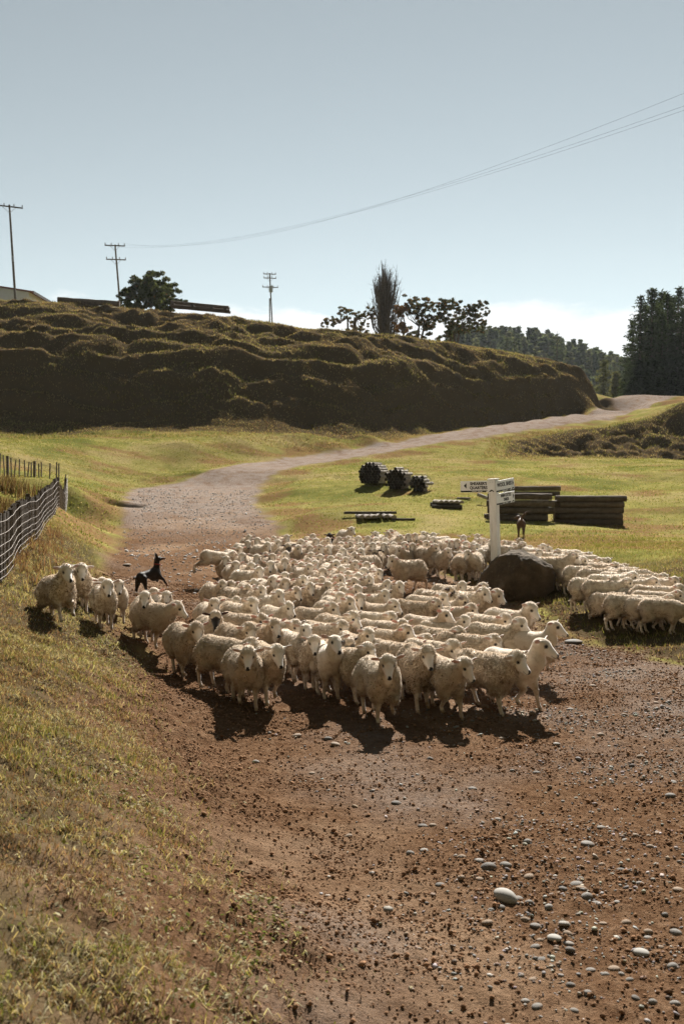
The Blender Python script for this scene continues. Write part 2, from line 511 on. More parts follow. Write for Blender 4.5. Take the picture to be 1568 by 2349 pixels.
def make_ground():
    nr, nt = 1250, 640
    Rr = np.exp(np.linspace(math.log(6.5), math.log(720), nr))
    th = np.linspace(R(-47), R(47), nt)
    X = Rr[:, None] * np.tan(th)[None, :] * .9
    Y = np.repeat((Rr - 8.0)[:, None], nt, 1)
    x, y = X.ravel(), Y.ravel()
    sr, sh, se = sd_poly(x, y, ROAD), sd_poly(x, y, HILL), sd_poly(x, y, EMB)
    zb = base_h(x, y)
    z = zb + detail_h(x, y, sr, sh, se, zb)
    nz = fbm(x / .8, y / .8, 3, 91) * .45 + fbm(x / 3, y / 3, 2, 93) * .3
    wide = (1.05 * (1 - sstep(9, 16, y)) + .35) * (1 - sstep(26, 34, y)) * (x < 3)
    dirt = sstep(-.35, .45, sr + nz + wide) * (1 - sstep(-1.3, -.3, sh))
    grey = sstep(36, 52, y + nz * 6) * dirt                              # the upper track is pale gravel
    stony = dirt * sstep(-.1, .5, fbm(x / 2.6, y / 1.6, 3, 95) + np.interp(x, [-1, 2.5, 5], [-.35, .15, .45]))
    brown = sstep(.0, .5, fbm(x / 3.2, y / 1.7, 3, 97) + .55 * np.exp(-((sr + 1.1) / 1.0) ** 2) + .3 * np.exp(-((y - 36) / 4) ** 2) * (x > 0) - .1 * (y > 45))
    dry = sstep(.1, .9, fbm(x / 6, y / 4, 3, 99) * .6 + .45 + .35 * np.maximum(sstep(-2, 2, sh), sstep(-1, 2, se)))
    col = np.stack([dirt, np.maximum(grey, stony * .55), brown * (1 - dirt), dry], 1)
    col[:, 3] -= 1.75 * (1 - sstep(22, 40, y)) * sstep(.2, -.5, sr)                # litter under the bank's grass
    col[:, 3] -= 2 * np.maximum(sstep(-3.0, -.5, sh + nz), sstep(-.8, 1.2, se))      # thatch under the hill grass, darkened so the shaded face reads dark
    idx = np.arange(nr * nt).reshape(nr, nt)
    F = np.stack([idx[:-1, :-1], idx[:-1, 1:], idx[1:, 1:], idx[1:, :-1]], -1).reshape(-1, 4)
    t = NT('ground_soil_and_turf')
    p = pos(t)
    at_ = t.n('ShaderNodeAttribute', attribute_name='tint')
    r_, g_, b_ = t.sep(at_.outputs[0])[:3]
    a0 = at_.outputs['Alpha']
    a_ = t.math('MAXIMUM', a0, 0.0)
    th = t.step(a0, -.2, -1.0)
    n1, n2, n3 = t.noise(p, 1.4, 5, .65), t.noise(p, 9, 5, .7), t.noise(p, 45, 4, .7)
    grass = t.ramp(n1, [(.30, (.125, .128, .034)), (.52, (.195, .182, .052)), (.72, (.275, .225, .090))])
    n0 = t.noise(p, .22, 4, .6)
    grass = t.mix(t.step(n0, .48, .66), grass, (.105, .112, .030))
    grass = t.mix(t.math('MULTIPLY', t.step(n0, .50, .34), .7), grass, (.29, .225, .11))
    grass = t.mix(t.math('MULTIPLY', a_, .5), grass, (.215, .165, .075))
    grass = t.mix(t.step(n2, .5, .72), grass, (.075, .070, .025))
    grass = t.mix(t.math('MULTIPLY', b_, t.step(n2, .25, .6)), grass, (.150, .082, .043))
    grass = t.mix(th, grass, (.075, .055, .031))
    soil = t.ramp(n2, [(.28, (.075, .038, .020)), (.5, (.150, .087, .050)), (.75, (.24, .155, .098))])
    soil = t.mix(t.step(n3, .52, .7), soil, (.075, .042, .025))
    soil = t.mix(t.math('MULTIPLY', t.step(n0, .50, .62), .55), soil, (.30, .205, .135))
    grav = t.ramp(n3, [(.3, (.12, .092, .075)), (.55, (.27, .222, .19)), (.75, (.40, .345, .305))])
    soil = t.mix(t.math('MULTIPLY', g_, t.step(n1, .2, .62)), soil, grav)
    c = t.mix(r_, grass, soil)
    h = t.math('ADD', t.math('MULTIPLY', n2, .6), t.math('MULTIPLY', n3, .4))
    bp = t.n('ShaderNodeBump'); bp.inputs['Distance'].default_value = .09
    t.set(bp.inputs['Height'], t.math('ADD', t.noise(p, 14, 6, .75), t.math('MULTIPLY', h, .6)))
    t.set(bp.inputs['Strength'], t.math('ADD', t.math('MULTIPLY', r_, .6), .3))
    bp = bp.outputs[0]
    m = t.done(t.bsdf(c, 1.0, bp, .0))
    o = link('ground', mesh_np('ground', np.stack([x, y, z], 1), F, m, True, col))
    tag(o, kind='structure')
    return o


make_ground()


def make_sky_blocker():
    """unseen slope added behind the camera to block sky fill"""
    az = np.linspace(R(52), R(308), 120)
    rr = np.concatenate([np.linspace(.3, 22, 30), np.linspace(24, 120, 40)])
    A, Q = np.meshgrid(az, rr)
    x, y = Q * np.sin(A), -4 + Q * np.cos(A)
    back = .35 + .65 * sstep(.2, -.6, np.cos(A))
    z = base_h(np.clip(x, -24, 24), np.clip(y, -6, 30)) - .06 + back * np.maximum(Q - 20, 0) ** 1.15 * .62 * (1 + .15 * fbm(x / 12, y / 12, 3, 601))
    nr, nt = A.shape
    i = np.arange(nr * nt).reshape(nr, nt)
    F = np.stack([i[:-1, :-1], i[1:, :-1], i[1:, 1:], i[:-1, 1:]], -1).reshape(-1, 4)
    t = NT('sky_blocker_dark')  # kept dark so the added, unseen slope returns little fill light
    n = t.noise(pos(t), .5, 6, .7)
    m = t.done(t.bsdf(t.ramp(n, [(.3, (.028, .032, .016)), (.7, (.075, .068, .032))]), 1.0, t.bump(n, 1, .8), .0))
    tag(link('sky_blocker_slope', mesh_np('sky_blocker_slope', np.stack([x.ravel(), y.ravel(), z.ravel()], 1), F, m)), kind='structure')


make_sky_blocker()
# ------------------------------------------------------------------ implicit surfaces for animals and boulders
def surface_nets(F, o, h):
    nx, ny, nz = F.shape
    S = F < 0
    cnt = np.zeros((nx - 1, ny - 1, nz - 1), np.float32)
    acc = np.zeros((nx - 1, ny - 1, nz - 1, 3), np.float32)
    cor = [(i, j, k) for i in (0, 1) for j in (0, 1) for k in (0, 1)]

    def sub(A, c):
        return A[c[0]:nx - 1 + c[0], c[1]:ny - 1 + c[1], c[2]:nz - 1 + c[2]]
    mix = np.zeros(cnt.shape, np.int8)
    for c in cor: mix += sub(S, c)
    act = (mix > 0) & (mix < 8)
    ids = np.argwhere(act)
    lut = np.full(cnt.shape, -1, np.int64)
    lut[act] = np.arange(len(ids))
    i, j, k = ids.T
    pts = np.zeros((len(ids), 3)); n = np.zeros(len(ids))
    for a in cor:
        for ax in range(3):
            if a[ax]: continue
            b = list(a); b[ax] = 1
            fa, fb = F[i + a[0], j + a[1], k + a[2]], F[i + b[0], j + b[1], k + b[2]]
            cr = (fa < 0) != (fb < 0)
            t = np.where(cr, fa / np.where(cr, fa - fb, 1), 0)
            p = np.array(a, float)[None] + 0 * pts
            p[:, ax] += t
            pts += p * cr[:, None]; n += cr
    V = (ids + pts / n[:, None]) * h + o
    Q = []
    for ax in range(3):
        sl0, sl1 = [slice(None)] * 3, [slice(None)] * 3
        sl0[ax], sl1[ax] = slice(0, -1), slice(1, None)
        A, B = S[tuple(sl0)], S[tuple(sl1)]
        e = np.argwhere(A != B)
        u, v = (ax + 1) % 3, (ax + 2) % 3
        e = e[(e[:, u] > 0) & (e[:, v] > 0) & (e[:, u] < F.shape[u] - 1) & (e[:, v] < F.shape[v] - 1)]
        q = []
        for du, dv in ((0, 0), (1, 0), (1, 1), (0, 1)):
            c = e.copy(); c[:, u] -= du; c[:, v] -= dv
            q.append(lut[c[:, 0], c[:, 1], c[:, 2]])
        q = np.stack(q, 1)
        fl = A[e[:, 0], e[:, 1], e[:, 2]]
        q[~fl] = q[~fl][:, ::-1]
        Q.append(q)
    Q = np.concatenate(Q)
    return V, Q[(Q >= 0).all(1)]


def smin(a, b, k):
    h = np.maximum(k - np.abs(a - b), 0) / k
    return np.minimum(a, b) - h * h * k * .25


class Field:
    def __init__(s, lo, hi, h):
        s.h, s.lo = h, np.array(lo, float)
        n = [int((b - a) / h) + 2 for a, b in zip(lo, hi)]
        s.ax = [np.arange(n[i]) * h + lo[i] for i in range(3)]
        s.F = np.full(n, 1e3, np.float32)

    def _sl(s, lo, hi):
        r = []
        for i in range(3):
            a = max(0, int((lo[i] - s.lo[i]) / s.h)); b = min(len(s.ax[i]), int((hi[i] - s.lo[i]) / s.h) + 2)
            r.append(slice(a, max(b, a + 1)))
        return tuple(r)

    def cone(s, a, b, ra, rb, k=.03, sq=(1, 1, 1)):
        a, b = np.array(a, float), np.array(b, float)
        m = max(ra, rb) * max(1 / min(sq), 1) + k + .03
        sl = s._sl(np.minimum(a, b) - m, np.maximum(a, b) + m)
        x, y, z = np.meshgrid(s.ax[0][sl[0]], s.ax[1][sl[1]], s.ax[2][sl[2]], indexing='ij', sparse=True)
        d = b - a
        L = max(float(d @ d), 1e-9)
        t = np.clip(((x - a[0]) * d[0] + (y - a[1]) * d[1] + (z - a[2]) * d[2]) / L, 0, 1)
        g = np.sqrt(((x - a[0] - t * d[0]) * sq[0]) ** 2 + ((y - a[1] - t * d[1]) * sq[1]) ** 2 + ((z - a[2] - t * d[2]) * sq[2]) ** 2) - (ra + (rb - ra) * t)
        s.F[sl] = smin(s.F[sl], g.astype(np.float32), k)

    def ball(s, c, r, k=.03, M=None):
        """ellipsoid with radii r, axes as the rows of M"""
        c, r = np.array(c, float), np.array(r, float)
        m = r.max() + k + .03
        sl = s._sl(c - m, c + m)
        x, y, z = np.meshgrid(s.ax[0][sl[0]] - c[0], s.ax[1][sl[1]] - c[1], s.ax[2][sl[2]] - c[2], indexing='ij', sparse=True)
        if M is None: M = np.eye(3)
        q = np.sqrt(sum(((M[i][0] * x + M[i][1] * y + M[i][2] * z) / r[i]) ** 2 for i in range(3)))
        g = (q - 1) * r.min()
        s.F[sl] = smin(s.F[sl], g.astype(np.float32), k)

    def mesh(s):
        return surface_nets(s.F, s.lo, s.h)


def seg_dist(P, a, b):
    a, b = np.array(a), np.array(b)
    d = b - a
    t = np.clip(((P - a) @ d) / (d @ d), 0, 1)
    return np.linalg.norm(P - a - t[:, None] * d, axis=1), t


def vert_normals(V, Q):
    n = np.cross(V[Q[:, 2]] - V[Q[:, 0]], V[Q[:, 3]] - V[Q[:, 1]])
    N = np.zeros_like(V)
    for i in range(4): np.add.at(N, Q[:, i], n)
    return N / np.maximum(np.linalg.norm(N, axis=1), 1e-9)[:, None]


def relax(V, Q, it=2, lam=.5):
    for _ in range(it):
        S, n = np.zeros_like(V), np.zeros(len(V))
        for i in range(4):
            a, b = Q[:, i], Q[:, (i + 1) % 4]
            np.add.at(S, a, V[b]); np.add.at(S, b, V[a])
            np.add.at(n, a, 1); np.add.at(n, b, 1)
        V = V + lam * (S / np.maximum(n, 1)[:, None] - V)
    return V


# ------------------------------------------------------------------ sheep
def wool_material():
    t = NT('wool_and_face')
    part = t.n('ShaderNodeAttribute', attribute_name='part')
    face, dark, pink = t.sep(part.outputs[0])[:3]
    dirt = part.outputs['Alpha']
    rnd = t.n('ShaderNodeObjectInfo').outputs['Random']
    fd = t.attr('face_dark', 'OBJECT', 2)
    co = t.n('ShaderNodeTexCoord').outputs['Object']
    n1, n2 = t.noise(co, 9, 4, .65), t.noise(co, 55, 3, .7)
    wool = t.mix(rnd, (.54, .43, .325), (.78, .695, .585))
    wool = t.mix(t.step(n1, .5, .75), wool, (.46, .35, .25))
    wool = t.mix(t.math('MULTIPLY', dirt, t.step(n1, .3, .6)), wool, (.27, .175, .105))
    skin = t.mix(rnd, (.72, .64, .57), (.84, .78, .72))
    skin = t.mix(t.math('MULTIPLY', t.step(n1, .5, .7), .5), skin, (.66, .48, .38))
    patch = t.step(t.math('ADD', n1, t.math('MULTIPLY', fd, .5)), .62, .72)
    skin = t.mix(t.math('MULTIPLY', fd, patch), skin, (.022, .017, .015))
    c = t.mix(face, wool, skin)
    wd = t.attr('wool_dark', 'OBJECT', 2)
    c = t.mix(wd, c, (.035, .02, .015))
    c = t.mix(pink, c, t.mix(fd, t.mix(rnd, (.78, .46, .39), (.76, .66, .58)), (.10, .05, .04)))
    c = t.mix(dark, c, (.016, .014, .014))
    h = t.math('ADD', n2, t.math('MULTIPLY', n1, .6))
    d = t.bsdf(c, .95, t.bump(h, .35, .015), .05, Sheen_Weight=.5, Sheen_Roughness=.5)
    tr = t.n('ShaderNodeBsdfTranslucent'); t.set(tr.inputs[0], c)
    m = t.n('ShaderNodeMixShader')
    t.set(m.inputs[0], t.math('MULTIPLY', pink, .55)); t.t.links.new(d, m.inputs[1]); t.t.links.new(tr.outputs[0], m.inputs[2])
    return t.done(m.outputs[0])


def fleece_material():
    t = NT('fleece_locks')
    co = t.n('ShaderNodeTexCoord').outputs['Object']
    rnd = t.n('ShaderNodeObjectInfo').outputs['Random']
    n1 = t.noise(co, 9, 4, .65)
    part = t.n('ShaderNodeAttribute', attribute_name='part')
    v, dirt = t.sep(part.outputs[0])[:2]
    c = t.mix(rnd, (.55, .44, .33), (.79, .705, .595))
    c = t.mix(t.step(n1, .5, .75), c, (.46, .35, .25))
    c = t.mix(t.math('MULTIPLY', dirt, t.step(n1, .3, .6)), c, (.27, .175, .105))
    c = t.mix(t.math('MULTIPLY', v, .3), c, (.40, .30, .20))
    c = t.mix(t.attr('wool_dark', 'OBJECT', 2), c, (.035, .02, .015))
    d = t.n('ShaderNodeBsdfDiffuse'); t.set(d.inputs[0], c)
    tr = t.n('ShaderNodeBsdfTranslucent'); t.set(tr.inputs[0], c)
    m = t.n('ShaderNodeMixShader'); m.inputs[0].default_value = .34
    t.t.links.new(d.outputs[0], m.inputs[1]); t.t.links.new(tr.outputs[0], m.inputs[2])
    return t.done(m.outputs[0])


WOOL, FLEECE = wool_material(), fleece_material()
EYE = NT('glossy_dark_eye'); EYE = EYE.done(EYE.bsdf((.012, .010, .009), .15, None, .5))


def rotm(yaw, pitch):
    f = np.array((math.cos(yaw) * math.cos(pitch), math.sin(yaw) * math.cos(pitch), -math.sin(pitch)))
    l = np.array((-math.sin(yaw), math.cos(yaw), 0.0))
    return f, l, np.cross(f, l)


GAITS = [  # (shift along the body, lift) for fore left, fore right, hind left, hind right
    ((.14, 0), (-.06, .06), (-.10, 0), (.10, .03)), ((-.07, .05), (.13, 0), (.10, .02), (-.09, 0)), ((.03, 0), (-.03, 0), (.03, 0), (-.05, 0)),
    ((.06, .14), (.02, 0), (-.06, 0), (.07, .02)), ((.20, .10), (.16, .03), (-.22, .02), (-.28, .06)), ((-.05, 0), (.10, 0), (-.08, 0), (.05, 0))]


def sheep_mesh(yaw=0.0, pitch=38, up=0.0, wool=1.0, gait=0, h=.0125, seed=0):
    """local frame: u forward, v to the animal's left, z up. Returns meshes and where the head is"""
    rng = np.random.default_rng(seed + 100)
    w = .027 * wool
    F = Field((-.75, -.46, -.03), (1.05, .46, 1.22), h)
    # trunk
    F.cone((-.32, 0, .560), (.14, 0, .550), .148 + w, .152 + w, .05, (1, 1.13, 1.0))
    F.ball((-.06, 0, .535), (.32, .146 + w, .150 + w), .06)
    F.ball((-.36, 0, .55), (.15, .138 + w, .160 + w), .06)
    F.ball((.17, 0, .52), (.17, .122 + w, .180 + w), .06)
    F.ball((.0, 0, .60), (.30, .10, .075 + w), .08)
    # neck and head
    f, l, u = rotm(yaw, R(pitch))
    hs = 1.14
    ny = yaw * .55
    poll = np.array((.24 + (.20 - .09 * up) * math.cos(ny), (.20 - .06 * up) * math.sin(ny) + .04 * math.sin(yaw), .76 + .11 * up))
    mid = np.array((.30, .25 * poll[1], .60 + (.04 if up > 0 else .055) * up))
    F.cone((.16, 0, .54), mid, .155 + w * .8, .115 + w * .8, .07)
    F.cone(mid, poll - f * .015 - u * .03, .112 + w * .8, .070 + w * .5, .05)
    F.ball(poll + f * .045, (.088, .074, .078), .03, (f, l, u))
    F.ball(poll + f * .09 - u * .035, (.090, .060, .066), .03, (f, l, u))       # cheeks and jaw
    F.cone(poll + f * .10 + u * .008, poll + f * .240 - u * .012, .052, .034, .03)
    F.cone(poll + f * .12 - u * .052, poll + f * .232 - u * .046, .036, .024, .025)
    F.ball(poll + f * .256 - u * .016, (.020, .030, .026), .018, (f, l, u))    # muzzle
    for s in (-1, 1):
        F.ball(poll + f * .078 + l * s * .052 + u * .040, (.030, .018, .016), .02, (f, l, u))   # brow
        F.ball(poll + f * .03 + l * s * (.05 + .012 * wool) - u * .03, (.06, .028 + .014 * wool, .055 + .01 * wool), .03, (f, l, u))   # woolly cheek
    if wool > .3:
        F.ball(poll + f * .025 + u * .045, (.070 + .02 * wool, .066 + .014 * wool, .036 + .020 * wool), .03, (f, l, u))
    droop = rng.uniform(-.04, .03)
    ears = []
    for s in (-1, 1):
        e0 = poll + l * s * .066 + u * .030 + f * .010
        dr = l * s * .95 - f * rng.uniform(.05, .35) + u * (rng.uniform(-.05, .25) + droop)
        dr = dr / np.linalg.norm(dr)
        nrm = f - dr * (f @ dr); nrm /= np.linalg.norm(nrm)
        wid = np.cross(nrm, dr)
        F.cone(e0, e0 + dr * .03, .018, .016, .015)
        F.ball(e0 + dr * .082, (.070, .034, max(.0115, h * .95)), .012, (dr, wid, nrm))
        ears.append((e0, e0 + dr * .15, nrm))
    # legs
    hoofs, legs = [], []
    G = GAITS[gait]
    for k, (lu, s) in enumerate(((.17, 1), (.17, -1), (-.36, 1), (-.36, -1))):
        du, lift = G[k]
        v = s * .090
        if k < 2:
            foot = np.array((lu + du, v * .95, .028 + lift))
            knee = np.array((lu + du * .45 + .02 + lift * .7, v, .245 + lift * .55))
            F.cone((lu - .01, v * 1.05, .45), (lu + du * .15, v * 1.02, .35), .085 + w * .7, .064 + w * .7, .05)
            F.cone((lu + du * .15, v * 1.02, .35), knee, .060 + w * .5, .034, .03)
            fet = foot + np.array((-.022, 0, .062))
            F.cone(knee, fet, .033, .0225, .02)
            legs.append((knee, fet))
        else:
            foot = np.array((lu - .02 + du, v, .028 + lift))
            hock = np.array((lu - .075 + du * .75 - lift * .3, v * .95, .245 + lift * .6))
            sti = np.array((lu + .085 + du * .25, v * 1.12, .385 + lift * .15))
            F.cone((lu + .02, v * .95, .50), sti, .125 + w * .6, .085 + w * .6, .05)
            F.cone(sti, hock, .078 + w * .6, .032, .03)
            fet = foot + np.array((-.025, 0, .062))
            F.cone(hock, fet, .031, .0225, .02)
            legs.append((hock, fet))
        F.cone(fet, foot + np.array((.012, 0, .002)), .024, .027, .012)
        hoofs.append(foot)
    F.cone((-.47, 0, .60), (-.535, 0, .50), .035, .026, .03)
    V, Q = F.mesh()
    V = relax(V, Q, 1, .4)
    N = vert_normals(V, Q)
    s_f, s_u, s_l = (V - poll) @ f, (V - poll) @ u, (V - poll) @ l
    near = np.linalg.norm(V - (poll + f * .12), axis=1) < .22
    jag = noise3(V, 30, seed + 4) * .008
    face = sstep(.060, .082, s_f + jag - np.abs(s_l) * .42 + np.where(s_u < -.02, .75 * (s_u + .02), -.25 * s_u)) * near * (np.abs(s_l) < .10)
    pink = np.zeros(len(V))
    for a, b, nrm in ears:
        d, t = seg_dist(V, a, b)
        e = sstep(.055, .035, d) * (t > .08)
        face = np.maximum(face, e)
        pink = np.maximum(pink, e * sstep(.2, .4, t) * sstep(-.2, .35, N @ nrm))
    legm = sstep(.30, .22, V[:, 2])
    dd = np.min([seg_dist(V, a, b)[0] for a, b in legs], axis=0)
    legm = legm * (dd < .06)
    nz = (np.abs(s_l) < .028 - np.abs(s_u + .014) * .35)
    dark = sstep(.248, .256, s_f) * (np.abs(s_l) < .05) * sstep(-.040, -.032, s_u) * nz
    mouth = np.exp(-((s_u + .040) / .006) ** 2) * (s_f > .20) * (s_f < .275) * (np.abs(s_l) < .05) * .8
    dark = np.maximum(dark, mouth * near)
    for s in (-1, 1):
        ep = poll + f * .096 + l * s * .060 + u * .026
        dark = np.maximum(dark, sstep(.032, .019, np.linalg.norm((V - ep) * 1.0, axis=1)))
    dark = np.maximum(dark, sstep(.036, .026, np.min([np.linalg.norm((V - q) * (1, 1, .9), axis=1) for q in hoofs], axis=0)) * (V[:, 2] < .3))
    wm = np.clip(1 - np.maximum.reduce([face, legm, dark]), 0, 1)
    lump = noise3(V, 15, seed) * .5 + noise3(V, 34, seed + 1) * .5
    fold = noise3(V, 5, seed + 7)
    V = V + N * (wm * (lump * (.005 + .010 * wool) + fold * .012))[:, None]
    dirt = np.clip(sstep(.46, .22, V[:, 2]) * .9 + legm * .5 + sstep(-.38, -.5, V[:, 0]) * .4, 0, 1)
    dirt = np.where(near, 0, dirt)
    part = np.stack([np.maximum(face, legm * .30), dark, pink, dirt], 1)

    def world(P):
        return np.stack([P[:, 1], -P[:, 0], P[:, 2]], 1)
    me = mesh_np('sheep_body', world(V), Q[:, ::-1], WOOL, True, part, 'part')
    # locks of wool
    A = np.linalg.norm(np.cross(V[Q[:, 2]] - V[Q[:, 0]], V[Q[:, 3]] - V[Q[:, 1]]), axis=1) * wm[Q].min(1)
    n = int((13000 if h < .015 else 3600) * (.75 + .35 * wool))
    fi = rng.choice(len(Q), n, p=A / A.sum())
    b = rng.random((n, 2))
    q = Q[fi]
    P = (V[q[:, 0]] * ((1 - b[:, :1]) * (1 - b[:, 1:])) + V[q[:, 1]] * (b[:, :1] * (1 - b[:, 1:])) + V[q[:, 2]] * (b[:, :1] * b[:, 1:]) + V[q[:, 3]] * ((1 - b[:, :1]) * b[:, 1:]))
    Nn = N[q[:, 0]]
    cl = np.stack([noise3(P, 26, seed + 31), noise3(P, 26, seed + 37), noise3(P, 26, seed + 41)], 1)
    D = Nn * .75 + cl * .85 + rng.normal(0, .20, (n, 3)) + np.array((-.16, 0, -.22))
    D /= np.linalg.norm(D, axis=1)[:, None]
    Ln = (.007 + .019 * wool) * rng.uniform(.5, 1.35, n)[:, None] * (1.0 if h < .015 else 1.3)
    near_head = np.linalg.norm(P - poll, axis=1) < .15
    Ln[near_head] *= .6
    S = np.cross(D, rng.normal(0, 1, (n, 3))); S /= np.linalg.norm(S, axis=1)[:, None]
    S *= np.where((np.cross(S, D) * Nn).sum(1) < 0, -1.0, 1.0)[:, None]
    wd = (.0030 + .0022 * wool) * (1.0 if h < .015 else 2.0) * rng.uniform(.6, 1.3, n)[:, None]
    P = P - Nn * .004
    c1 = P + D * Ln * .55 + Nn * .004
    T = P + D * Ln + np.array((0, 0, -.3)) * Ln
    TV = np.stack([P - S * wd, P + S * wd, c1 + S * wd * .7, c1 - S * wd * .7, T], 1).reshape(-1, 3)
    i = np.arange(n)[:, None] * 5
    tint = np.repeat(np.stack([rng.random(n), np.clip(sstep(.46, .22, P[:, 2]) * .9 + sstep(-.38, -.5, P[:, 0]) * .4, 0, 1), 0 * i[:, 0]], 1), 5, 0)
    fl = mesh_np('fleece', world(TV), [i + np.array([0, 1, 2, 3]), i + np.array([3, 2, 4])], FLEECE, True, tint, 'part')
    fl.normals_split_custom_set_from_vertices(np.repeat(world(Nn * .75 + np.cross(S, D) * .5 + np.array((0, 0, .10))), 5, 0).tolist())
    eyes = []
    for s in (-1, 1):
        eyes.append(world((poll + f * .096 + l * s * .0605 + u * .027)[None])[0])
    top = poll + f * .03 + u * (.075 + .02 * wool)
    return dict(body=me, fleece=fl, eyes=eyes, head=world(top[None])[0])


def uv_ball(name, r, mat, n=10):
    V, F = [], []
    for i in range(n + 1):
        a = math.pi * i / n
        for j in range(n):
            b = 2 * math.pi * j / n
            V.append((r * math.sin(a) * math.cos(b), r * math.sin(a) * math.sin(b), r * math.cos(a)))
    for i in range(n):
        for j in range(n):
            F.append((i * n + j, (i + 1) * n + j, (i + 1) * n + (j + 1) % n, i * n + (j + 1) % n))
    return mesh_np(name, V, np.array(F), mat, True)


EYE_ME = uv_ball('eye', .0165, EYE)
# ------------------------------------------------------------------ the flock
# head-top pixel in the full photograph, body heading, head heading (0 = to the camera, 90 = to the right), wool, head raise, pitch, gait, extras, label
S = []
ST = 'sheep in the string passing behind the boulder'


def sh(hx, hy, body, head, wool=1.0, up=.3, pitch=38, gait=None, label=None, face=0, sc=1.0, dark=0, lift=0, group=None, tilt=0):
    if group == ST or hx > 1400 and hy < 1520: sc *= .9
    if hx < 1330 and 40 < body < 90: body = 38 + (body - 40) * .45
    if hy < 1590 and hx > 470: body += random.uniform(-14, 14)
    S.append(dict(hx=hx, hy=hy, body=body, head=head, wool=wool, up=up, pitch=pitch, gait=gait, label=label, face=face, sc=sc, dark=dark, lift=lift, group=group, tilt=tilt))


# leading row, from the left
sh(620, 1621, 18, 6, 1.2, .25, 40, 0, 'thick fleeced sheep leading at the left of the front row with both pink ears out', sc=1.02)
sh(697, 1625, 22, 26, 1.0, .15, 48, 1, 'sheep with lowered white face just behind the thick fleeced left leader')
sh(840, 1590, 16, 10, .15, 1.0, 36, 2, 'short shorn cream sheep with its head held high and one pink ear, front row', sc=1.06)
sh(971, 1641, 18, 8, 1.0, .45, 40, 3, 'sheep nearest the camera lifting a foreleg, white face turned to the camera', sc=1.03)
sh(1071, 1624, 10, 6, 1.1, .4, 42, 1, 'broad woolly sheep facing the camera just right of the one lifting a foreleg', sc=1.05)
sh(1171, 1652, 22, 34, 1.0, .15, 46, 0, 'sheep stepping out with a straight foreleg, head low and turned to the right', sc=1.0)
sh(1300, 1632, 42, 46, 1.25, .1, 36, 1, 'big round woolly sheep at the right of the front row, head level', sc=1.06)
sh(1363, 1598, 42, 58, .1, .9, 32, 0, 'freshly shorn white sheep with a long neck, rightmost of the leaders', sc=1.07)
sh(1392, 1556, 48, 52, .15, .9, 36, 3, 'shorn sheep with upright neck at the outer right edge of the flock')
sh(1333, 1511, 50, 46, .6, .6, 38, 2, 'sheep with raised head walking below the right end of the boulder')
sh(1306, 1547, 58, 46, 1.1, .5, 36, 0, 'woolly sheep looking right, between the boulder and the big round leader')
sh(1268, 1540, 60, 40, .9, .1, 42, 2, 'sheep with ears back tucked behind the one looking right under the boulder')
sh(1250, 1474, 62, 48, 1.0, .7, 40, 0, 'tall woolly sheep standing against the dark left side of the boulder')
sh(1216, 1470, 58, 44, .8, .3, 40, 2, 'sheep with a half hidden body left of the tall one by the boulder')
sh(1214, 1456, 40, 40, .8, .2, 40, 2, 'dark mottled head peeping out against the foot of the boulder', face=.5)
sh(1165, 1493, 56, 60, .8, .75, 44, 1, 'sheep with a black and white blotched face left of the boulder', face=.72)
sh(1130, 1468, 62, 58, .9, .3, 40, 2, 'dark faced sheep behind the blotched one left of the boulder', face=.95)
sh(1157, 1454, 40, 20, .9, .5, 34, 2, 'white faced sheep looking out just behind the two dark faced ones')
sh(1112, 1485, 66, 40, 1.0, .3, 38, 0, 'woolly sheep looking right at the edge of the bare brown gap')
sh(1098, 1500, 68, 62, 1.1, .0, 40, 1, 'sheep with its head down beside the bare brown gap in the flock')
sh(1118, 1527, 60, 52, .2, .5, 36, 2, 'slim white faced sheep in front of the woolly pair by the gap')
sh(1165, 1541, 66, 36, .5, .6, 34, 2, 'pale bare headed sheep with long ears above the long backed one')
sh(1157, 1572, 74, 44, 1.1, .1, 50, 1, 'long backed woolly sheep with lowered head, behind the broad leader')
sh(1140, 1607, 50, 22, 1.2, .0, 52, 2, 'sheep with head bowed and a thick topknot behind the striding leader')
sh(1048, 1606, 44, 40, .8, .0, 40, 2, 'sheep showing one bright pink ear right behind the broad front sheep')
sh(1022, 1566, 60, 54, .9, .4, 36, 0, 'sheep in profile with a white face, one row behind the foreleg lifter')
sh(1010, 1552, 66, 30, .9, .0, 44, 2, 'woolly back with a low head above the white profile sheep')
sh(927, 1612, 52, 44, 1.0, .3, 38, 1, 'fluffy headed sheep between the high headed one and the foreleg lifter')
sh(876, 1602, 40, 36, .9, .0, 40, 2, 'dark faced sheep half hidden behind the high headed shorn one', face=.9)
sh(786, 1594, 20, 12, .7, .4, 38, 2, 'pale sheep looking to the camera left of the high headed shorn one')
sh(640, 1604, 62, 60, 1.2, -.3, 44, 2, 'broad woolly back behind the left leader with its head hidden')
sh(768, 1562, 20, 12, .2, .9, 36, 2, 'shorn sheep with raised ears looking over the backs, left of centre')
sh(690, 1555, 36, 30, 1.0, .5, 40, 2, 'woolly sheep looking right beside the white faced one with lowered nose')
sh(628, 1564, 34, 34, 1.1, .2, 46, 2, 'white faced woolly sheep with lowered nose, left part of the flock')
sh(636, 1501, 24, 34, 1.0, .7, 38, 2, 'large sheep with its flank to the left edge and head turned right', sc=1.08)
sh(726, 1508, 50, 48, .9, .5, 38, 2, 'profile sheep with a strong nose in the left middle of the flock')
sh(838, 1509, 44, 46, 1.0, .5, 40, 2, 'woolly sheep in profile at the very middle of the flock')
sh(879, 1497, 40, 44, .8, .5, 38, 2, 'sheep looking right just above the middle woolly profile one')
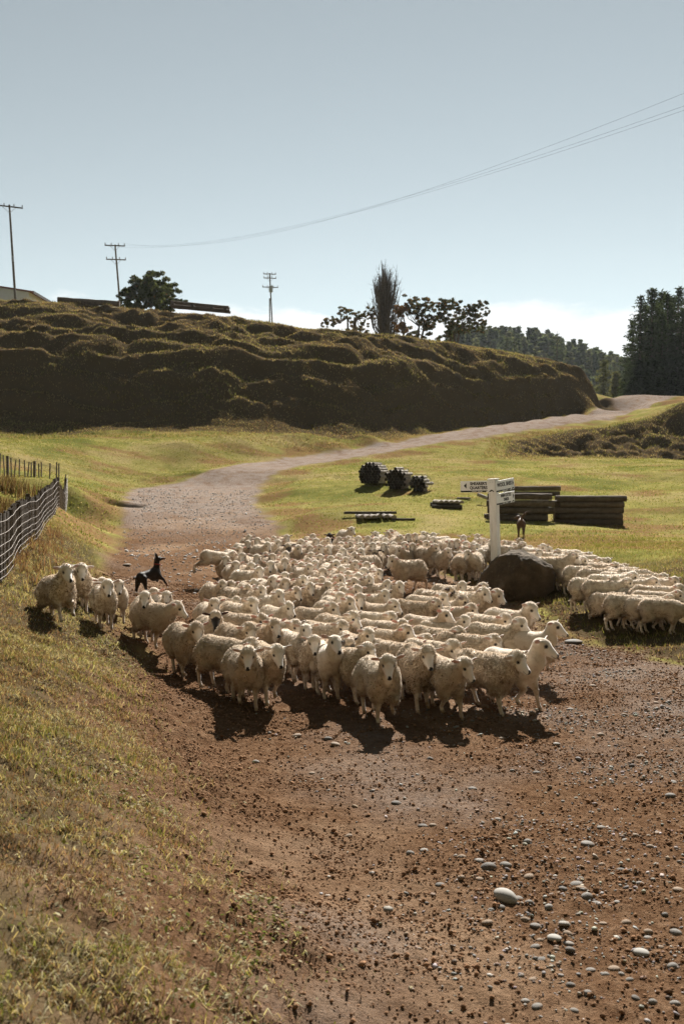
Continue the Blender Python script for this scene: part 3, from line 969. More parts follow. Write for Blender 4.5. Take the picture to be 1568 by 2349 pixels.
sh(889, 1532, 46, 40, .9, .4, 40, 2, 'woolly faced sheep in front of the middle of the flock')
sh(925, 1573, 34, 42, .7, .7, 40, 2, 'pale faced sheep with a pink ear behind the fluffy headed one')
sh(991, 1504, 56, 50, .9, .4, 38, 0, 'clean faced sheep in profile beside the left edge of the bare gap')
sh(966, 1476, 66, 40, 1.0, .2, 40, 2, 'long bodied sheep lying its head over others left of the bare gap')
sh(1003, 1453, 40, 42, .7, .6, 38, 2, 'sheep looking right at the upper left corner of the bare gap')
sh(970, 1451, 40, 30, .8, .3, 38, 2, 'sheep shoulder to shoulder with the one at the corner of the bare gap')
sh(927, 1441, 42, 40, .8, .6, 38, 2, 'white nosed sheep two heads left of the bare gap corner')
sh(950, 1424, 30, 28, .5, .6, 30, 2, 'pale sheep with wide ears standing up above its neighbours near the gap')
sh(539, 1534, 22, 14, .8, .6, 40, 1, 'sheep with a black face near the left edge of the flock', face=1.0, sc=1.03)
sh(494, 1562, 40, 34, 1.25, .3, 42, 0, 'woolly sheep walking alone in front of the black faced one', sc=1.05)
sh(538, 1501, 34, 20, .6, .5, 40, 2, 'shorn sheep facing forward behind the black faced one')
sh(592, 1496, 40, 20, 1.0, .1, 40, 2, 'sheep with its head low behind the large one at the left edge')
sh(559, 1453, 22, 16, .8, .5, 38, 2, 'sheep at the left rim with a plump back and small grey face')
sh(580, 1452, 24, 16, .7, .4, 38, 2, 'head close behind the plump backed sheep on the left rim')
sh(623, 1463, 52, 40, .9, .4, 44, 2, 'sheep resting its chin forward right of the plump backed one')
sh(702, 1476, 44, 36, .6, .4, 40, 2, 'sheep with one ear raised in the left centre of the flock')
sh(745, 1468, 34, 30, .8, .2, 46, 2, 'white faced sheep with lowered nose beside the tall standing head')
sh(778, 1458, 26, 26, .9, .7, 38, 2, 'sheep holding its head tall in the very centre of the flock')
sh(859, 1461, 44, 44, .8, .6, 38, 2, 'sheep looking right just left of the two heads by the gap')
sh(660, 1540, 56, 40, 1.0, -.2, 40, 2, 'woolly back with a low head between the left profile sheep')
sh(745, 1556, 54, 30, 1.0, -.2, 44, 2, 'low headed sheep in front of the strong nosed profile one')
sh(860, 1555, 52, 34, 1.0, -.1, 40, 2, 'sheep seen mostly as a back behind the high headed leader')
sh(985, 1534, 64, 50, 1.0, -.3, 44, 2, 'smooth pale back left of the long backed woolly one')
sh(1185, 1515, 66, 46, 1.0, .0, 42, 2, 'woolly back between the blotched faced one and the boulder shade')
sh(1075, 1590, 62, 46, .9, -.3, 44, 2, 'low woolly back between the pink eared one and the bowed one')
sh(1245, 1590, 58, 46, 1.0, -.3, 44, 2, 'smooth back pressed behind the big round woolly leader')
# the bunch coming down the grass bank
BK = 'sheep coming down the grass bank'
sh(176, 1417, 34, 26, .9, .6, 38, 4, 'sheep bounding down the grass bank, outermost at the far left', sc=1.05, tilt=-8, group=BK)
sh(205, 1412, 20, 14, .7, .6, 38, 0, 'sheep partly hidden behind the bounding outermost one on the bank', group=BK)
sh(270, 1455, 20, 14, .3, .6, 38, 1, 'lean shorn sheep trotting down the bank with a shaded brown chest', sc=1.02, group=BK)
sh(298, 1455, 16, 12, .4, .6, 38, 0, 'sheep with a white face close behind the lean shorn one on the bank', group=BK)
sh(258, 1444, 30, 30, .6, -.1, 40, 2, 'only the ears and crown showing behind the pair on the bank', group=BK)
sh(362, 1484, 18, 10, .6, .5, 40, 0, 'sheep reaching the foot of the bank, third from the left end', group=BK)
sh(386, 1473, 20, 8, .5, .4, 40, 2, 'sheep with ears wide hidden behind the one at the foot of the bank', group=BK)
sh(417, 1482, 22, 4, .6, .6, 36, 2, 'sheep facing straight ahead where the bank bunch joins the flock', group=BK)
sh(452, 1508, 60, 70, .8, -.2, 40, 2, 'woolly back at the left rim just before the flock closes up')
# back left
BL = 'sheep in the far left corner of the flock'
sh(564, 1392, 10, 4, .8, .5, 40, 2, 'sheep facing the camera full length at the back left corner', group=BL)
sh(590, 1403, 20, 4, .5, .6, 40, 2, 'sheep beside the full length one with a slim grey face', group=BL)
sh(580, 1371, 112, 100, .6, -.1, 40, 4, 'sheep leaping away with its hind legs in the air at the back left', group=BL, lift=.22, tilt=10)
sh(643, 1345, 4, 4, .5, .7, 40, 2, 'narrow faced sheep looking straight out of the back left corner', group=BL)
sh(823, 1334, 0, 0, .8, .5, 38, 2, 'black sheep with small ears at the very back of the flock', dark=1, face=1)
sh(881, 1318, 10, 30, .6, .8, 30, 2, 'sheep standing up above the back edge against the green field')
for x, y, b, h_ in ((623, 1338, 20, 16), (620, 1352, 20, 14), (671, 1356, 30, 30), (669, 1346, 30, 10), (686, 1341, 40, 20), (697, 1350, 30, 26), (718, 1337, 20, 26), (605, 1384, 16, 8), (642, 1388, 20, 10), (681, 1386, 24, 8), (676, 1403, 10, 2), (630, 1407, 24, 8), (650, 1419, 36, 30), (712, 1397, 14, 6), (715, 1380, 20, 12), (756, 1408, 26, 26), (776, 1413, 24, 24), (738, 1403, 30, 26), (771, 1397, 20, 10), (790, 1403, 24, 20), (801, 1389, 14, 8), (829, 1392, 16, 8), (806, 1422, 16, 6), (712, 1432, 20, 12), (684, 1443, 30, 30), (715, 1449, 20, 10), (763, 1443, 36, 30), (808, 1445, 40, 30), (855, 1438, 40, 36), (637, 1450, 30, 12), (658, 1467, 40, 30), (822, 1456, 44, 36), (781, 1336, 20, -10), (791, 1347, 20, 6), (755, 1349, 30, 20), (600, 1369, 20, 26)):
    sh(x, y, b + random.uniform(-8, 8), h_, random.choice((.5, .9)), .45, 40)
sh(721, 1361, 20, 10, .8, .3, 38, 2, 'dark faced sheep among the white ones at the back left', face=.9)
sh(664, 1384, 24, 14, .8, .3, 38, 2, 'dark muzzled sheep wedged among white faces at the back left', face=.8)
# back right: the near edge of the group by the sign post, then the string behind the boulder
BR = 'sheep in the back group between the gap and the sign post'
sh(882, 1382, -28, -38, .7, .3, 38, 2, 'sheep facing left at the left end of the back group', group=BR)
sh(936, 1374, -18, -8, .8, .4, 40, 2, 'dark nosed sheep in the back group beside the left facing ones', face=.85, group=BR)
sh(975, 1390, -52, -58, .7, .1, 40, 0, 'sheep walking left along the front of the back group', group=BR, sc=1.05)
sh(995, 1369, -50, -60, .7, .2, 40, 2, 'sheep right behind the one walking left, back group', group=BR)
sh(1031, 1360, -22, 2, .5, .4, 36, 2, 'sheep with pink ears facing the camera in the back group', group=BR)
sh(1092, 1362, 34, 44, .9, .6, 38, 2, 'tall woolly sheep looking right in the middle of the back group', group=BR, sc=1.06)
sh(1123, 1374, 18, 34, .8, .1, 42, 2, 'sheep with shaded body and white nose right of the tall woolly one', group=BR)
sh(1150, 1380, 170, 165, .8, -.3, 40, 2, 'sheep seen from behind in the back group', group=BR)
sh(1166, 1378, -20, -34, .4, .2, 40, 2, 'shorn sheep with crossed shade on its flank left of the sign post', group=BR)
sh(1205, 1374, 160, 150, .8, -.2, 40, 2, 'woolly rump showing beside the white sign post', group=BR)
ST = 'sheep in the string passing behind the boulder'
sh(1348, 1376, 14, 6, .5, .5, 38, 2, 'pink eared sheep facing the camera above the boulder', group=ST)
sh(1277, 1366, 12, 0, .6, .4, 38, 2, 'sheep facing the camera just right of the sign post', group=ST)
sh(1440, 1386, 82, 66, .8, .1, 40, 0, 'broadside sheep walking right from behind the boulder', group=ST, sc=1.08)
sh(1521, 1426, 60, 44, .9, -1.2, 42, 2, 'woolly sheep with its head low, first in front right of the boulder', group=ST, sc=1.05)
sh(1566, 1431, 62, 60, .8, -1.2, 40, 2, 'sheep in profile beside the low headed woolly one', group=ST)
sh(1608, 1474, 52, 56, .7, -1.2, 44, 5, 'slim sheep stepping down the verge alone in front of the string', group=ST, sc=1.05)
sh(1650, 1470, 70, 66, .8, -1.2, 44, 2, 'sheep seen as a long back behind the slim stepping one', group=ST)
sh(1738, 1508, 70, 84, 1.0, -1.2, 40, 2, 'shaded woolly sheep cut off by the right edge', group=ST, sc=1.0)
sh(1671, 1449, 66, 60, .8, -1.2, 40, 2, 'dark faced sheep far along the string on the right', face=.9, group=ST)
sh(1482, 1410, 70, 60, .9, -.1, 40, 2, 'sheep squeezed between the broadside one and the low headed one', group=ST)
for x, y, b, h_ in ((1262, 1351, 30, 26), (1300, 1344, 30, 14), (1312, 1357, 50, 50), (1360, 1363, 40, 34), (1375, 1369, 50, 36), (1398, 1374, 50, 40), (1392, 1384, 40, 20), (1427, 1380, 60, 44), (1476, 1383, 60, 40), (1456, 1384, 64, 50), (1522, 1396, 60, 44), (1542, 1407, 60, 40), (1564, 1411, 60, 40), (1590, 1420, 62, 46), (1588, 1434, 62, 50), (1626, 1459, 64, 56), (1653, 1453, 60, 40), (1689, 1467, 62, 52), (1704, 1456, 60, 40), (1680, 1490, 66, 44), (1698, 1505, 70, 60), (1620, 1440, 66, 60), (1535, 1420, 66, 40), (1330, 1366, 54, 60), (1288, 1360, 40, 60), (1640, 1446, 64, 50), (1605, 1436, 64, 44), (1500, 1396, 64, 50), (1576, 1446, 66, 60), (1540, 1440, 62, 40), (1632, 1482, 66, 60), (1660, 1497, 66, 50), (1700, 1478, 64, 50), (1462, 1400, 64, 50), (1508, 1412, 60, 40), (1618, 1426, 64, 50), (1640, 1434, 60, 50), (1665, 1436, 64, 40), (1690, 1444, 60, 40), (1709, 1470, 60, 60), (1412, 1390, 60, 40)):
    sh(x, y, b + random.uniform(-8, 8), h_, random.choice((.6, .9)), random.choice((-1.2, -1.2, -.2)) if x > 1400 else .1, 40, group=ST)
for x, y in ((941, 1330), (968, 1331), (979, 1326), (1004, 1338), (1020, 1336), (1038, 1335), (1056, 1331), (1084, 1333), (1080, 1343), (1062, 1353), (1010, 1357), (1128, 1352), (1141, 1348), (1157, 1338), (1190, 1337), (1200, 1344), (1212, 1344), (1165, 1353), (1182, 1358), (1195, 1360), (1163, 1366), (1224, 1350), (1240, 1352)):
    sh(x, y, random.uniform(-50, 40), random.uniform(-40, 44), random.choice((.5, .9)), .35, 38, group=BR)
# fill of the packed back of the flock
_ok = []
for y in range(1346, 1500, 9):
    x0 = np.interp(y, [1346, 1370, 1400, 1440, 1500], [735, 735, 835, 865, 840])
    x1 = np.interp(y, [1346, 1365, 1385, 1405, 1440, 1500], [1060, 1010, 880, 930, 915, 900])
    x = x0 + random.uniform(0, 16)
    while x < x1:
        _ok.append((x, y + random.uniform(-4, 4)))
        x += random.uniform(21, 30)
_taken = [(s['hx'], s['hy']) for s in S]
for x, y in _ok:
    if all(abs(x - a) > 15 or abs(y - b) > 11 for a, b in _taken):
        _taken.append((x, y))
        sh(x, y, random.uniform(-5, 50), random.uniform(0, 45), random.choice((.5, .9)), random.choice((.15, .45)), 40)

POOL = {}


def pooled(near, yaw, pitch, up, wool, gait):
    if near:
        q = (1, round(yaw / 15) * 15, round(pitch / 8) * 8, round(up / .3) * .3, round(wool / .3) * .3, gait)
    else:
        q = (0, max(-60, min(60, round(yaw / 24) * 24)), 40, (.35 if up > .05 else -.15 if up > -.7 else -1.3), .5 if wool < .7 else .9, 2 if gait not in (0, 4) else gait)
    if q not in POOL:
        POOL[q] = sheep_mesh(R(q[1]), q[2], q[3], q[4], q[5], .0125 if near else .019, len(POOL))
    return POOL[q]


def wrap(a):
    return (a + 180) % 360 - 180


def place_flock():
    ys = np.arange(8, 62, .05)
    for n, s in enumerate(S):
        far = s['hy'] < 1478
        gait = s['gait'] if s['gait'] is not None else random.choice((0, 1, 2, 2, 5))
        m = pooled(not far, wrap(s['head'] - s['body']), s['pitch'], s['up'], s['wool'], gait)
        sc = s['sc'] * random.uniform(.97, 1.03) * (random.uniform(.93, 1.06) if s['hy'] < 1550 else 1)
        hd = m['head'] * sc
        rz = R(s['body'])
        hx = hd[0] * math.cos(rz) - hd[1] * math.sin(rz)
        hy = hd[0] * math.sin(rz) + hd[1] * math.cos(rz)
        a, b, c = ray(s['hx'] / K, s['hy'] / K)
        X, Z = a / b * ys, CAM_H + c / b * ys
        f = Z - hd[2] - s['lift'] - base_h(X - hx, ys - hy)
        i = np.where(f < 0)[0]
        i = i[0] if len(i) else len(ys) - 1
        Y = ys[i]
        x, y = X[i] - hx, Y - hy
        z = ground1(x, y) - .012 + s['lift']
        s['xyz'] = (x, y, z)
        o = link('sheep', m['body'], None, (x, y, z), rz, sc)
        if s['tilt']: o.rotation_euler = (R(s['tilt']), 0, rz)
        o['face_dark'] = float(s['face'])
        o['wool_dark'] = float(s['dark'])
        fl = link('fleece', m['fleece'], o)
        fl['wool_dark'] = float(s['dark'])
        if not far:
            for e in m['eyes']:
                link('eye', EYE_ME, o, e)
        lab, grp = s['label'], s['group'] or 'sheep packed in the flock on the dirt road'
        if lab is None:
            side = s['head']
            if s['group'] == ST:
                lab = 'small cream sheep in the string filing right behind the boulder'
            elif s['group'] == BR:
                lab = ('small cream sheep crowded left of the sign post, head turned left' if side < -8 else 'small cream sheep crowded left of the sign post, facing ahead or right')
                grp = 'left looking back sheep by the sign post' if side < -8 else 'other back sheep by the sign post'
            else:
                reg = 'back left' if s['hx'] < 735 else 'back centre'
                reg2 = 'far' if s['hy'] < 1400 else 'middle'
                lk = 'facing the camera' if side < 16 else 'looking right'
                lab = f'small cream sheep in the dense {reg} of the flock, {reg2} rows, {lk}'.replace(' of the flock', ' flock').replace('facing the camera', 'facing front')
                grp = f'{reg} {reg2} sheep {lk}'
        tag(o, lab, 'sheep', grp)


place_flock()
# ------------------------------------------------------------------ ground cover
def blades(P, h, w, lean, rng, seg=True):
    """one tapered, bent blade per point"""
    n = len(P)
    a = rng.uniform(0, 2 * math.pi, n)
    s = np.stack([np.cos(a), np.sin(a), 0 * a], 1) * w[:, None]
    b = rng.uniform(0, 2 * math.pi, n)
    ln = np.stack([np.cos(b), np.sin(b), 0 * b], 1) * (lean * h)[:, None]
    up = np.array((0, 0, 1.0))
    m = P + up * (h * .55)[:, None] + ln * .35
    t = P + up * (h * np.sqrt(np.maximum(1 - lean ** 2 * .6, .1)))[:, None] + ln
    V = np.stack([P - s, P + s, m + s * .75, m - s * .75, t], 1).reshape(-1, 3)
    i = np.arange(n)[:, None] * 5
    return V, [i + np.array([0, 1, 2, 3]), i + np.array([3, 2, 4])]


GRASS_MAT = leafy('grass_blades', None, .45, .25, 'tint')
PAL = dict(green=np.array((.115, .140, .030)), lime=np.array((.215, .215, .055)), straw=np.array((.40, .315, .165)), brown=np.array((.19, .112, .062)), pale=np.array((.44, .40, .26)), red=np.array((.26, .145, .095)))


def tint(n, weights, rng):
    names = list(weights)
    p = np.array([weights[k] for k in names], float)
    ids = rng.choice(len(names), n, p=p / p.sum())
    c = np.array([PAL[k] for k in names])[ids]
    return c * rng.uniform(.65, 1.25, (n, 1))


def scatter(n, x0, x1, y0, y1, rng, keep, ypow=1.0):
    y = y0 + (y1 - y0) * rng.random(n) ** ypow
    x = x0 + (x1 - x0) * rng.random(n)
    k = np.abs(x) < .40 * (y + 4) + 1.0
    x, y = x[k], y[k]
    m = keep(x, y)
    m = rng.random(len(x)) < m
    return x[m], y[m]


def grass_patch(label, n, box, rng, keep, h, w, pals, lean=(.2, .95), ypow=1.0, dim=1.0):
    """pals: list of (noise scale, palette when low, palette when high)"""
    x, y = scatter(n, *box, rng, keep, ypow)
    z = ground(x, y)
    P = np.stack([x, y, z - .006], 1)
    sel = fbm(x / pals[0], y / (pals[0] * .6), 3, 201) + rng.normal(0, .16, len(x))
    c = np.where((sel > .05)[:, None], tint(len(x), pals[2], rng), tint(len(x), pals[1], rng))
    c = c * dim
    hh = rng.uniform(h[0], h[1], len(x)) * (.75 + .5 * sstep(-.3, .5, sel))
    V, F = blades(P, hh, rng.uniform(w[0], w[1], len(x)), rng.uniform(lean[0], lean[1], len(x)), rng)
    o = link(label, mesh_np(label, V, F, GRASS_MAT, True, np.repeat(c, 5, 0)))
    tag(o, kind='stuff')
    return o


def make_cover():
    rng = np.random.default_rng(5)
    R0 = lambda x, y: sd_poly(x, y, ROAD)

    def bank(x, y):
        s = R0(x, y) + fbm(x / .6, y / .6, 3, 211) * .55
        bare = sstep(.15, .55, fbm(x / 1.6, y / 1.0, 3, 213))
        cl = sstep(-.25, .3, fbm(x / .16, y / .13, 3, 215) + .25 * fbm(x / .6, y / .5, 2, 217))
        return sstep(-.1, -1.9, s) * (1 - .8 * bare) * (.08 + .92 * cl)
    dryp = {'brown': 3, 'straw': 2.6, 'red': 3, 'green': .3, 'lime': .25}
    grn = {'green': 1.5, 'lime': 1.6, 'straw': 2.0, 'brown': 1.3, 'red': 1.0}
    grass_patch('grass', 420000, (-9, 1.5, 3.0, 14), rng, bank, (.025, .085), (.0018, .0042), (1.6, dryp, grn))
    grass_patch('grass', 200000, (-16, -2, 12, 34), rng, bank, (.04, .11), (.003, .006), (2.2, dryp, grn))

    # pale low leaves along the foot of the bank
    x, y = scatter(150000, -5, 1.6, 3.0, 22, rng, lambda x, y: np.exp(-((R0(x, y) + .75 - .25 * fbm(x / .8, y / .8, 2, 221)) / .55) ** 2) * sstep(-.05, .35, fbm(x / .9, y / 1.3, 3, 223)) + .22 * (R0(x, y) < -.9) * sstep(.0, .4, fbm(x / 1.1, y / .8, 3, 225)))
    n = len(x)
    P = np.stack([x, y, ground(x, y) + rng.uniform(.0, .025, n)], 1)
    a = rng.uniform(0, 6.283, n)
    d1 = np.stack([np.cos(a), np.sin(a), rng.normal(0, .45, n)], 1); d2 = np.stack([-np.sin(a), np.cos(a), rng.normal(0, .45, n)], 1)
    r = rng.uniform(.008, .019, n)[:, None]
    V = np.stack([P - d1 * r, P + d2 * r * .7, P + d1 * r, P - d2 * r * .7], 1).reshape(-1, 3)
    c = tint(n, {'pale': 3, 'lime': 1.6, 'green': 1}, rng)
    o = link('clover', mesh_np('clover', V, [np.arange(n)[:, None] * 4 + np.arange(4)], GRASS_MAT, False, np.repeat(c, 4, 0))); tag(o, kind='stuff')

    # matted dead grass lying flat on the bank
    grass_patch('dead_grass', 260000, (-9, 1.2, 3.0, 14), rng, lambda x, y: sstep(.0, -1.6, R0(x, y) + fbm(x / .5, y / .5, 3, 243) * .6) * (.1 + .9 * sstep(-.3, .3, fbm(x / .22, y / .18, 3, 245))), (.035, .10), (.0018, .0040), (.9, {'straw': 2, 'pale': 1.4, 'red': 3, 'brown': 2.6}, {'pale': 2.2, 'straw': 2, 'red': 1, 'lime': .7}), (.95, 1.25))
    grass_patch('dead_grass', 150000, (-16, -2, 12, 34), rng, lambda x, y: sstep(.0, -1.0, R0(x, y)), (.05, .13), (.003, .006), (1.2, {'straw': 2, 'pale': 1, 'red': 2.6, 'brown': 2}, {'pale': 1.2, 'straw': 2, 'lime': 1.2}), (.9, 1.2))

    def verge(x, y):
        s = R0(x, y) + fbm(x / .9, y / .9, 3, 231) * .6
        return sstep(.2, -.8, s) * (1 - .5 * sstep(.2, .6, fbm(x / 1.8, y / 1.0, 3, 233)))
    mixp = {'straw': 2.5, 'brown': 1.6, 'lime': 1, 'green': .8, 'red': .5}
    grass_patch('grass', 110000, (1.5, 15, 14, 38), rng, verge, (.04, .11), (.003, .007), (2.4, mixp, {'lime': 2.2, 'green': 1.4, 'straw': 1.6}))
    grass_patch('grass', 90000, (-30, -6, 30, 88), rng, lambda x, y: sstep(.1, -.5, R0(x, y)) * (sd_poly(x, y, HILL) < 2), (.03, .09), (.012, .026), (5, {'straw': 2, 'lime': 2, 'green': 1, 'brown': .6}, {'lime': 2.5, 'green': 1.6, 'straw': 1.2}))
    grass_patch('grass', 120000, (-6, 42, 34, 100), rng, lambda x, y: sstep(.1, -.5, R0(x, y)) * (sd_poly(x, y, HILL) < 0) * (sd_poly(x, y, EMB) < 0), (.03, .085), (.012, .026), (5, {'straw': 2, 'lime': 2.4, 'green': 1, 'brown': .4}, {'lime': 2.6, 'green': 1.4, 'straw': 1}))
    grass_patch('grass', 230000, (-48, 60, 76, 128), rng, lambda x, y: ((sd_poly(x, y, HILL) > -6) | (sd_poly(x, y, EMB) > -1)) * ((R0(x, y) < -.3) | (sd_poly(x, y, HILL) > -.4)), (.08, .24), (.012, .032), (5, {'straw': 3, 'red': 1, 'brown': 1}, {'straw': 2.4, 'lime': 1, 'green': .6}), ypow=.9, dim=.78)  # dim darkens the hill grass to deepen the shade on its face

    # dry weeds inside the paddock
    x, y = scatter(2600, -19, -7.2, 24, 45, rng, lambda x, y: (x < np.interp(y, [p[1] for p in FENCE], [p[0] for p in FENCE]) - .5) * sstep(-.25, .3, fbm(x / 2, y / 2, 2, 241)))
    Vs, Fs, cs, b0 = [], [[], []], [], 0
    for k in range(14):
        P = np.stack([x + rng.normal(0, .10, len(x)), y + rng.normal(0, .10, len(x)), ground(x, y)], 1)
        V, F = blades(P, rng.uniform(.3, .8, len(x)), rng.uniform(.008, .022, len(x)), rng.uniform(.05, .5, len(x)), rng)
        Vs.append(V); Fs[0].append(F[0] + b0); Fs[1].append(F[1] + b0); b0 += len(V)
        cs.append(np.repeat(tint(len(x), {'brown': 3, 'straw': 1, 'green': .6}, rng) * .6, 5, 0))
    o = link('dry_weeds', mesh_np('dry_weeds', np.concatenate(Vs), [np.concatenate(q) for q in Fs], GRASS_MAT, True, np.concatenate(cs))); tag(o, kind='stuff')
    # brown plants outside the fence
    x, y = scatter(900, -9, -4.0, 15, 30, rng, lambda x, y: np.exp(-((x - np.interp(y, [p[1] for p in FENCE], [p[0] for p in FENCE]) - .35) / .4) ** 2))
    Vs, Fs, cs, b0 = [], [[], []], [], 0
    for k in range(9):
        P = np.stack([x + rng.normal(0, .05, len(x)), y + rng.normal(0, .05, len(x)), ground(x, y)], 1)
        V, F = blades(P, rng.uniform(.12, .34, len(x)), rng.uniform(.006, .013, len(x)), rng.uniform(.1, .7, len(x)), rng)
        Vs.append(V); Fs[0].append(F[0] + b0); Fs[1].append(F[1] + b0); b0 += len(V)
        cs.append(np.repeat(tint(len(x), {'red': 3, 'straw': 1, 'brown': 2}, rng) * .8, 5, 0))
    o = link('dry_weeds', mesh_np('dry_weeds', np.concatenate(Vs), [np.concatenate(q) for q in Fs], GRASS_MAT, True, np.concatenate(cs))); tag(o, kind='stuff')


make_cover()


# ------------------------------------------------------------------ gravel, clods and river stones
def ico(sub=1):
    import bmesh
    bm = bmesh.new(); bmesh.ops.create_icosphere(bm, subdivisions=sub, radius=1)
    V = np.array([v.co[:] for v in bm.verts]); F = np.array([[v.index for v in f.verts] for f in bm.faces]); bm.free()
    return V, F


OCTA = (np.array([(1, 0, 0), (-1, 0, 0), (0, 1, 0), (0, -1, 0), (0, 0, 1), (0, 0, -1)], float), np.array([(0, 2, 4), (2, 1, 4), (1, 3, 4), (3, 0, 4), (2, 0, 5), (1, 2, 5), (3, 1, 5), (0, 3, 5)]))


def stone_material(name, a, b, var=True):
    t = NT(name)
    c = t.attr('tint') if var else None
    p = t.n('ShaderNodeTexCoord').outputs['Object'] if not var else pos(t)
    n1 = t.noise(p, 6 if not var else 60, 5, .7)
    if not var:
        rnd = t.n('ShaderNodeObjectInfo').outputs['Random']
        c = t.mix(rnd, a, b)
        c = t.mix(t.step(n1, .55, .75), c, tuple(q * .55 for q in a))
        c = t.mix(t.step(t.math('FRACT', t.math('MULTIPLY', rnd, 7.3)), .55, .6), c, (.20, .145, .10))
        c = t.mix(t.math('MULTIPLY', t.step(t.noise(p, 2.2, 4), .5, .62), .5), c, (.17, .11, .07))
    return t.done(t.bsdf(c, (.75), t.bump(n1, .4, .012), .18))


def pebble_field(name, x, y, size, flat, col, rng, sink=.3, sub=1):
    V0, F0 = ico(sub) if sub else OCTA
    n = len(x)
    z = ground(x, y)
    a = rng.uniform(0, 6.283, n)
    s = np.stack([size * rng.uniform(.8, 1.35, n), size * rng.uniform(.7, 1.0, n), size * flat], 1)
    J = 1 + rng.normal(0, .10, (n, len(V0), 1))
    W = V0[None] * s[:, None, :] * J
    ca, sa = np.cos(a)[:, None], np.sin(a)[:, None]
    X = W[..., 0] * ca - W[..., 1] * sa + x[:, None]
    Y = W[..., 0] * sa + W[..., 1] * ca + y[:, None]
    tl = rng.normal(0, .25, (n, 1))
    Z = W[..., 2] + W[..., 0] * tl + (z + s[:, 2] * (1 - 2 * sink))[:, None]
    V = np.stack([X, Y, Z], -1).reshape(-1, 3)
    F = (np.arange(n) * len(V0))[:, None, None] + F0[None]
    o = link(name, mesh_np(name, V, [F.reshape(-1, 3)], STONE_MAT if sub else CLOD_MAT, True, np.repeat(col, len(V0), 0)))
    tag(o, kind='stuff')


STONE_MAT = stone_material('gravel_stone', None, None)
CLOD_MAT = NT('dry_earth_clod'); CLOD_MAT = CLOD_MAT.done(CLOD_MAT.bsdf(CLOD_MAT.attr('tint'), 1.0, None, 0.0))


def make_gravel():
    rng = np.random.default_rng(9)

    def dens(x, y):
        s = sd_poly(x, y, ROAD)
        g = np.interp(x - .12 * (y - 6), [-1.5, .5, 2, 3.5], [.05, .25, .8, 1.0])
        return sstep(.0, .8, s) * np.clip(g * (.25 + 1.2 * sstep(-.05, .45, fbm(x / 1.5, y / .8, 3, 301))), 0, 1)
    x, y = scatter(85000, -5, 9, 4.2, 20, rng, dens, 1.25)
    n = len(x)
    size = np.exp(rng.normal(math.log(.0085), .42, n)) * (1 + .02 * y)
    g = rng.uniform(.12, .36, n)[:, None]
    col = g * np.array((1.0, .93, .86)) * rng.uniform(.9, 1.1, (n, 3))
    col[rng.random(n) < .25] *= np.array((.75, .55, .42))
    pebble_field('gravel', x, y, np.clip(size, .005, .04), rng.uniform(.35, .75, n), col, rng)
    # earth clods
    x, y = scatter(450000, -6, 9, 4.2, 26, rng, lambda x, y: sstep(-1.0, -.2, sd_poly(x, y, ROAD)) * (.25 + .75 * sstep(-.2, .35, fbm(x / .7, y / .5, 3, 303))), 1.15)
    n = len(x)
    size = np.exp(rng.normal(math.log(.0058), .5, n)) * (1 + .02 * y)
    col = rng.uniform(.6, 1.35, (n, 1)) * np.array((.205, .120, .072))
    pebble_field('earth_clods', x, y, np.clip(size, .004, .03), rng.uniform(.5, 1.0, n), col, rng, .2, 0)
    # coarse stones on the upper track
    x, y = scatter(9000, -14, 3, 24, 62, rng, lambda x, y: sstep(.0, .8, sd_poly(x, y, ROAD)) * .8)
    n = len(x)
    col = rng.uniform(.16, .5, (n, 1)) * np.array((1, .93, .88))
    pebble_field('gravel', x, y, np.clip(np.exp(rng.normal(math.log(.03), .35, n)), .012, .08), rng.uniform(.35, .7, n), col, rng)


make_gravel()

RIVER = stone_material('river_stone', (.10, .092, .083), (.24, .222, .20), False)
BIG = [(578, 560, 132), (650, 548, 62), (500, 628, 40), (550, 613, 55), (480, 692, 60), (690, 665, 60), (748, 695, 66), (710, 595, 45), (850, 772, 85), (925, 745, 62), (928, 787, 64), (745, 825, 58), (862, 818, 40), (780, 893, 66), (937, 842, 55), (1330, 870, 92), (1368, 752, 60), (1368, 785, 50), (1520, 755, 65), (1505, 935, 78), (1180, 935, 70), (1130, 975, 50), (970, 483, 76), (998, 442, 40), (1000, 515, 62), (898, 512, 50), (1030, 555, 84), (1085, 583, 65), (1245, 690, 60), (1118, 685, 50), (485, 388, 98), (438, 350, 62), (580, 380, 62), (338, 332, 60), (125, 150, 58), (180, 152, 50), (648, 190, 42), (55, 318, 52), (538, 130, 40), (1218, 402, 50), (1380, 272, 52), (1110, 180, 50), (1112, 365, 42), (1240, 238, 40), (1300, 222, 45), (1422, 200, 52), (1490, 10, 56), (1325, 478, 55), (1535, 512, 62), (690, 1120, 52), (755, 1148, 68), (940, 1030, 60), (730, 1000, 50), (665, 978, 40), (1395, 1130, 60), (1300, 1115, 50), (1515, 1130, 62), (220, 478, 60), (335, 450, 50), (432, 453, 50), (710, 445, 60), (705, 250, 56), (1035, 262, 82), (1265, 1000, 46), (1050, 940, 60), (1460, 640, 44), (1430, 830, 48), (1200, 580, 44), (820, 605, 58), (905, 700, 70), (770, 775, 44), (1035, 1080, 50), (1220, 960, 40), (600, 1240, 50), (960, 1175, 48)]
STONE_LABELS = {0: 'large pale flat river stone, biggest on the road', 15: 'smooth pale oval stone lying alone at the lower right of the road', 8: 'flat whitish stone in the middle of the stone cluster', 30: 'long grey stone propped on smaller ones above the big pale flat stone', 26: 'pale split stone beside a small dark one, right of the big pale stone', 13: 'brown tilted cobble below the stone cluster'}


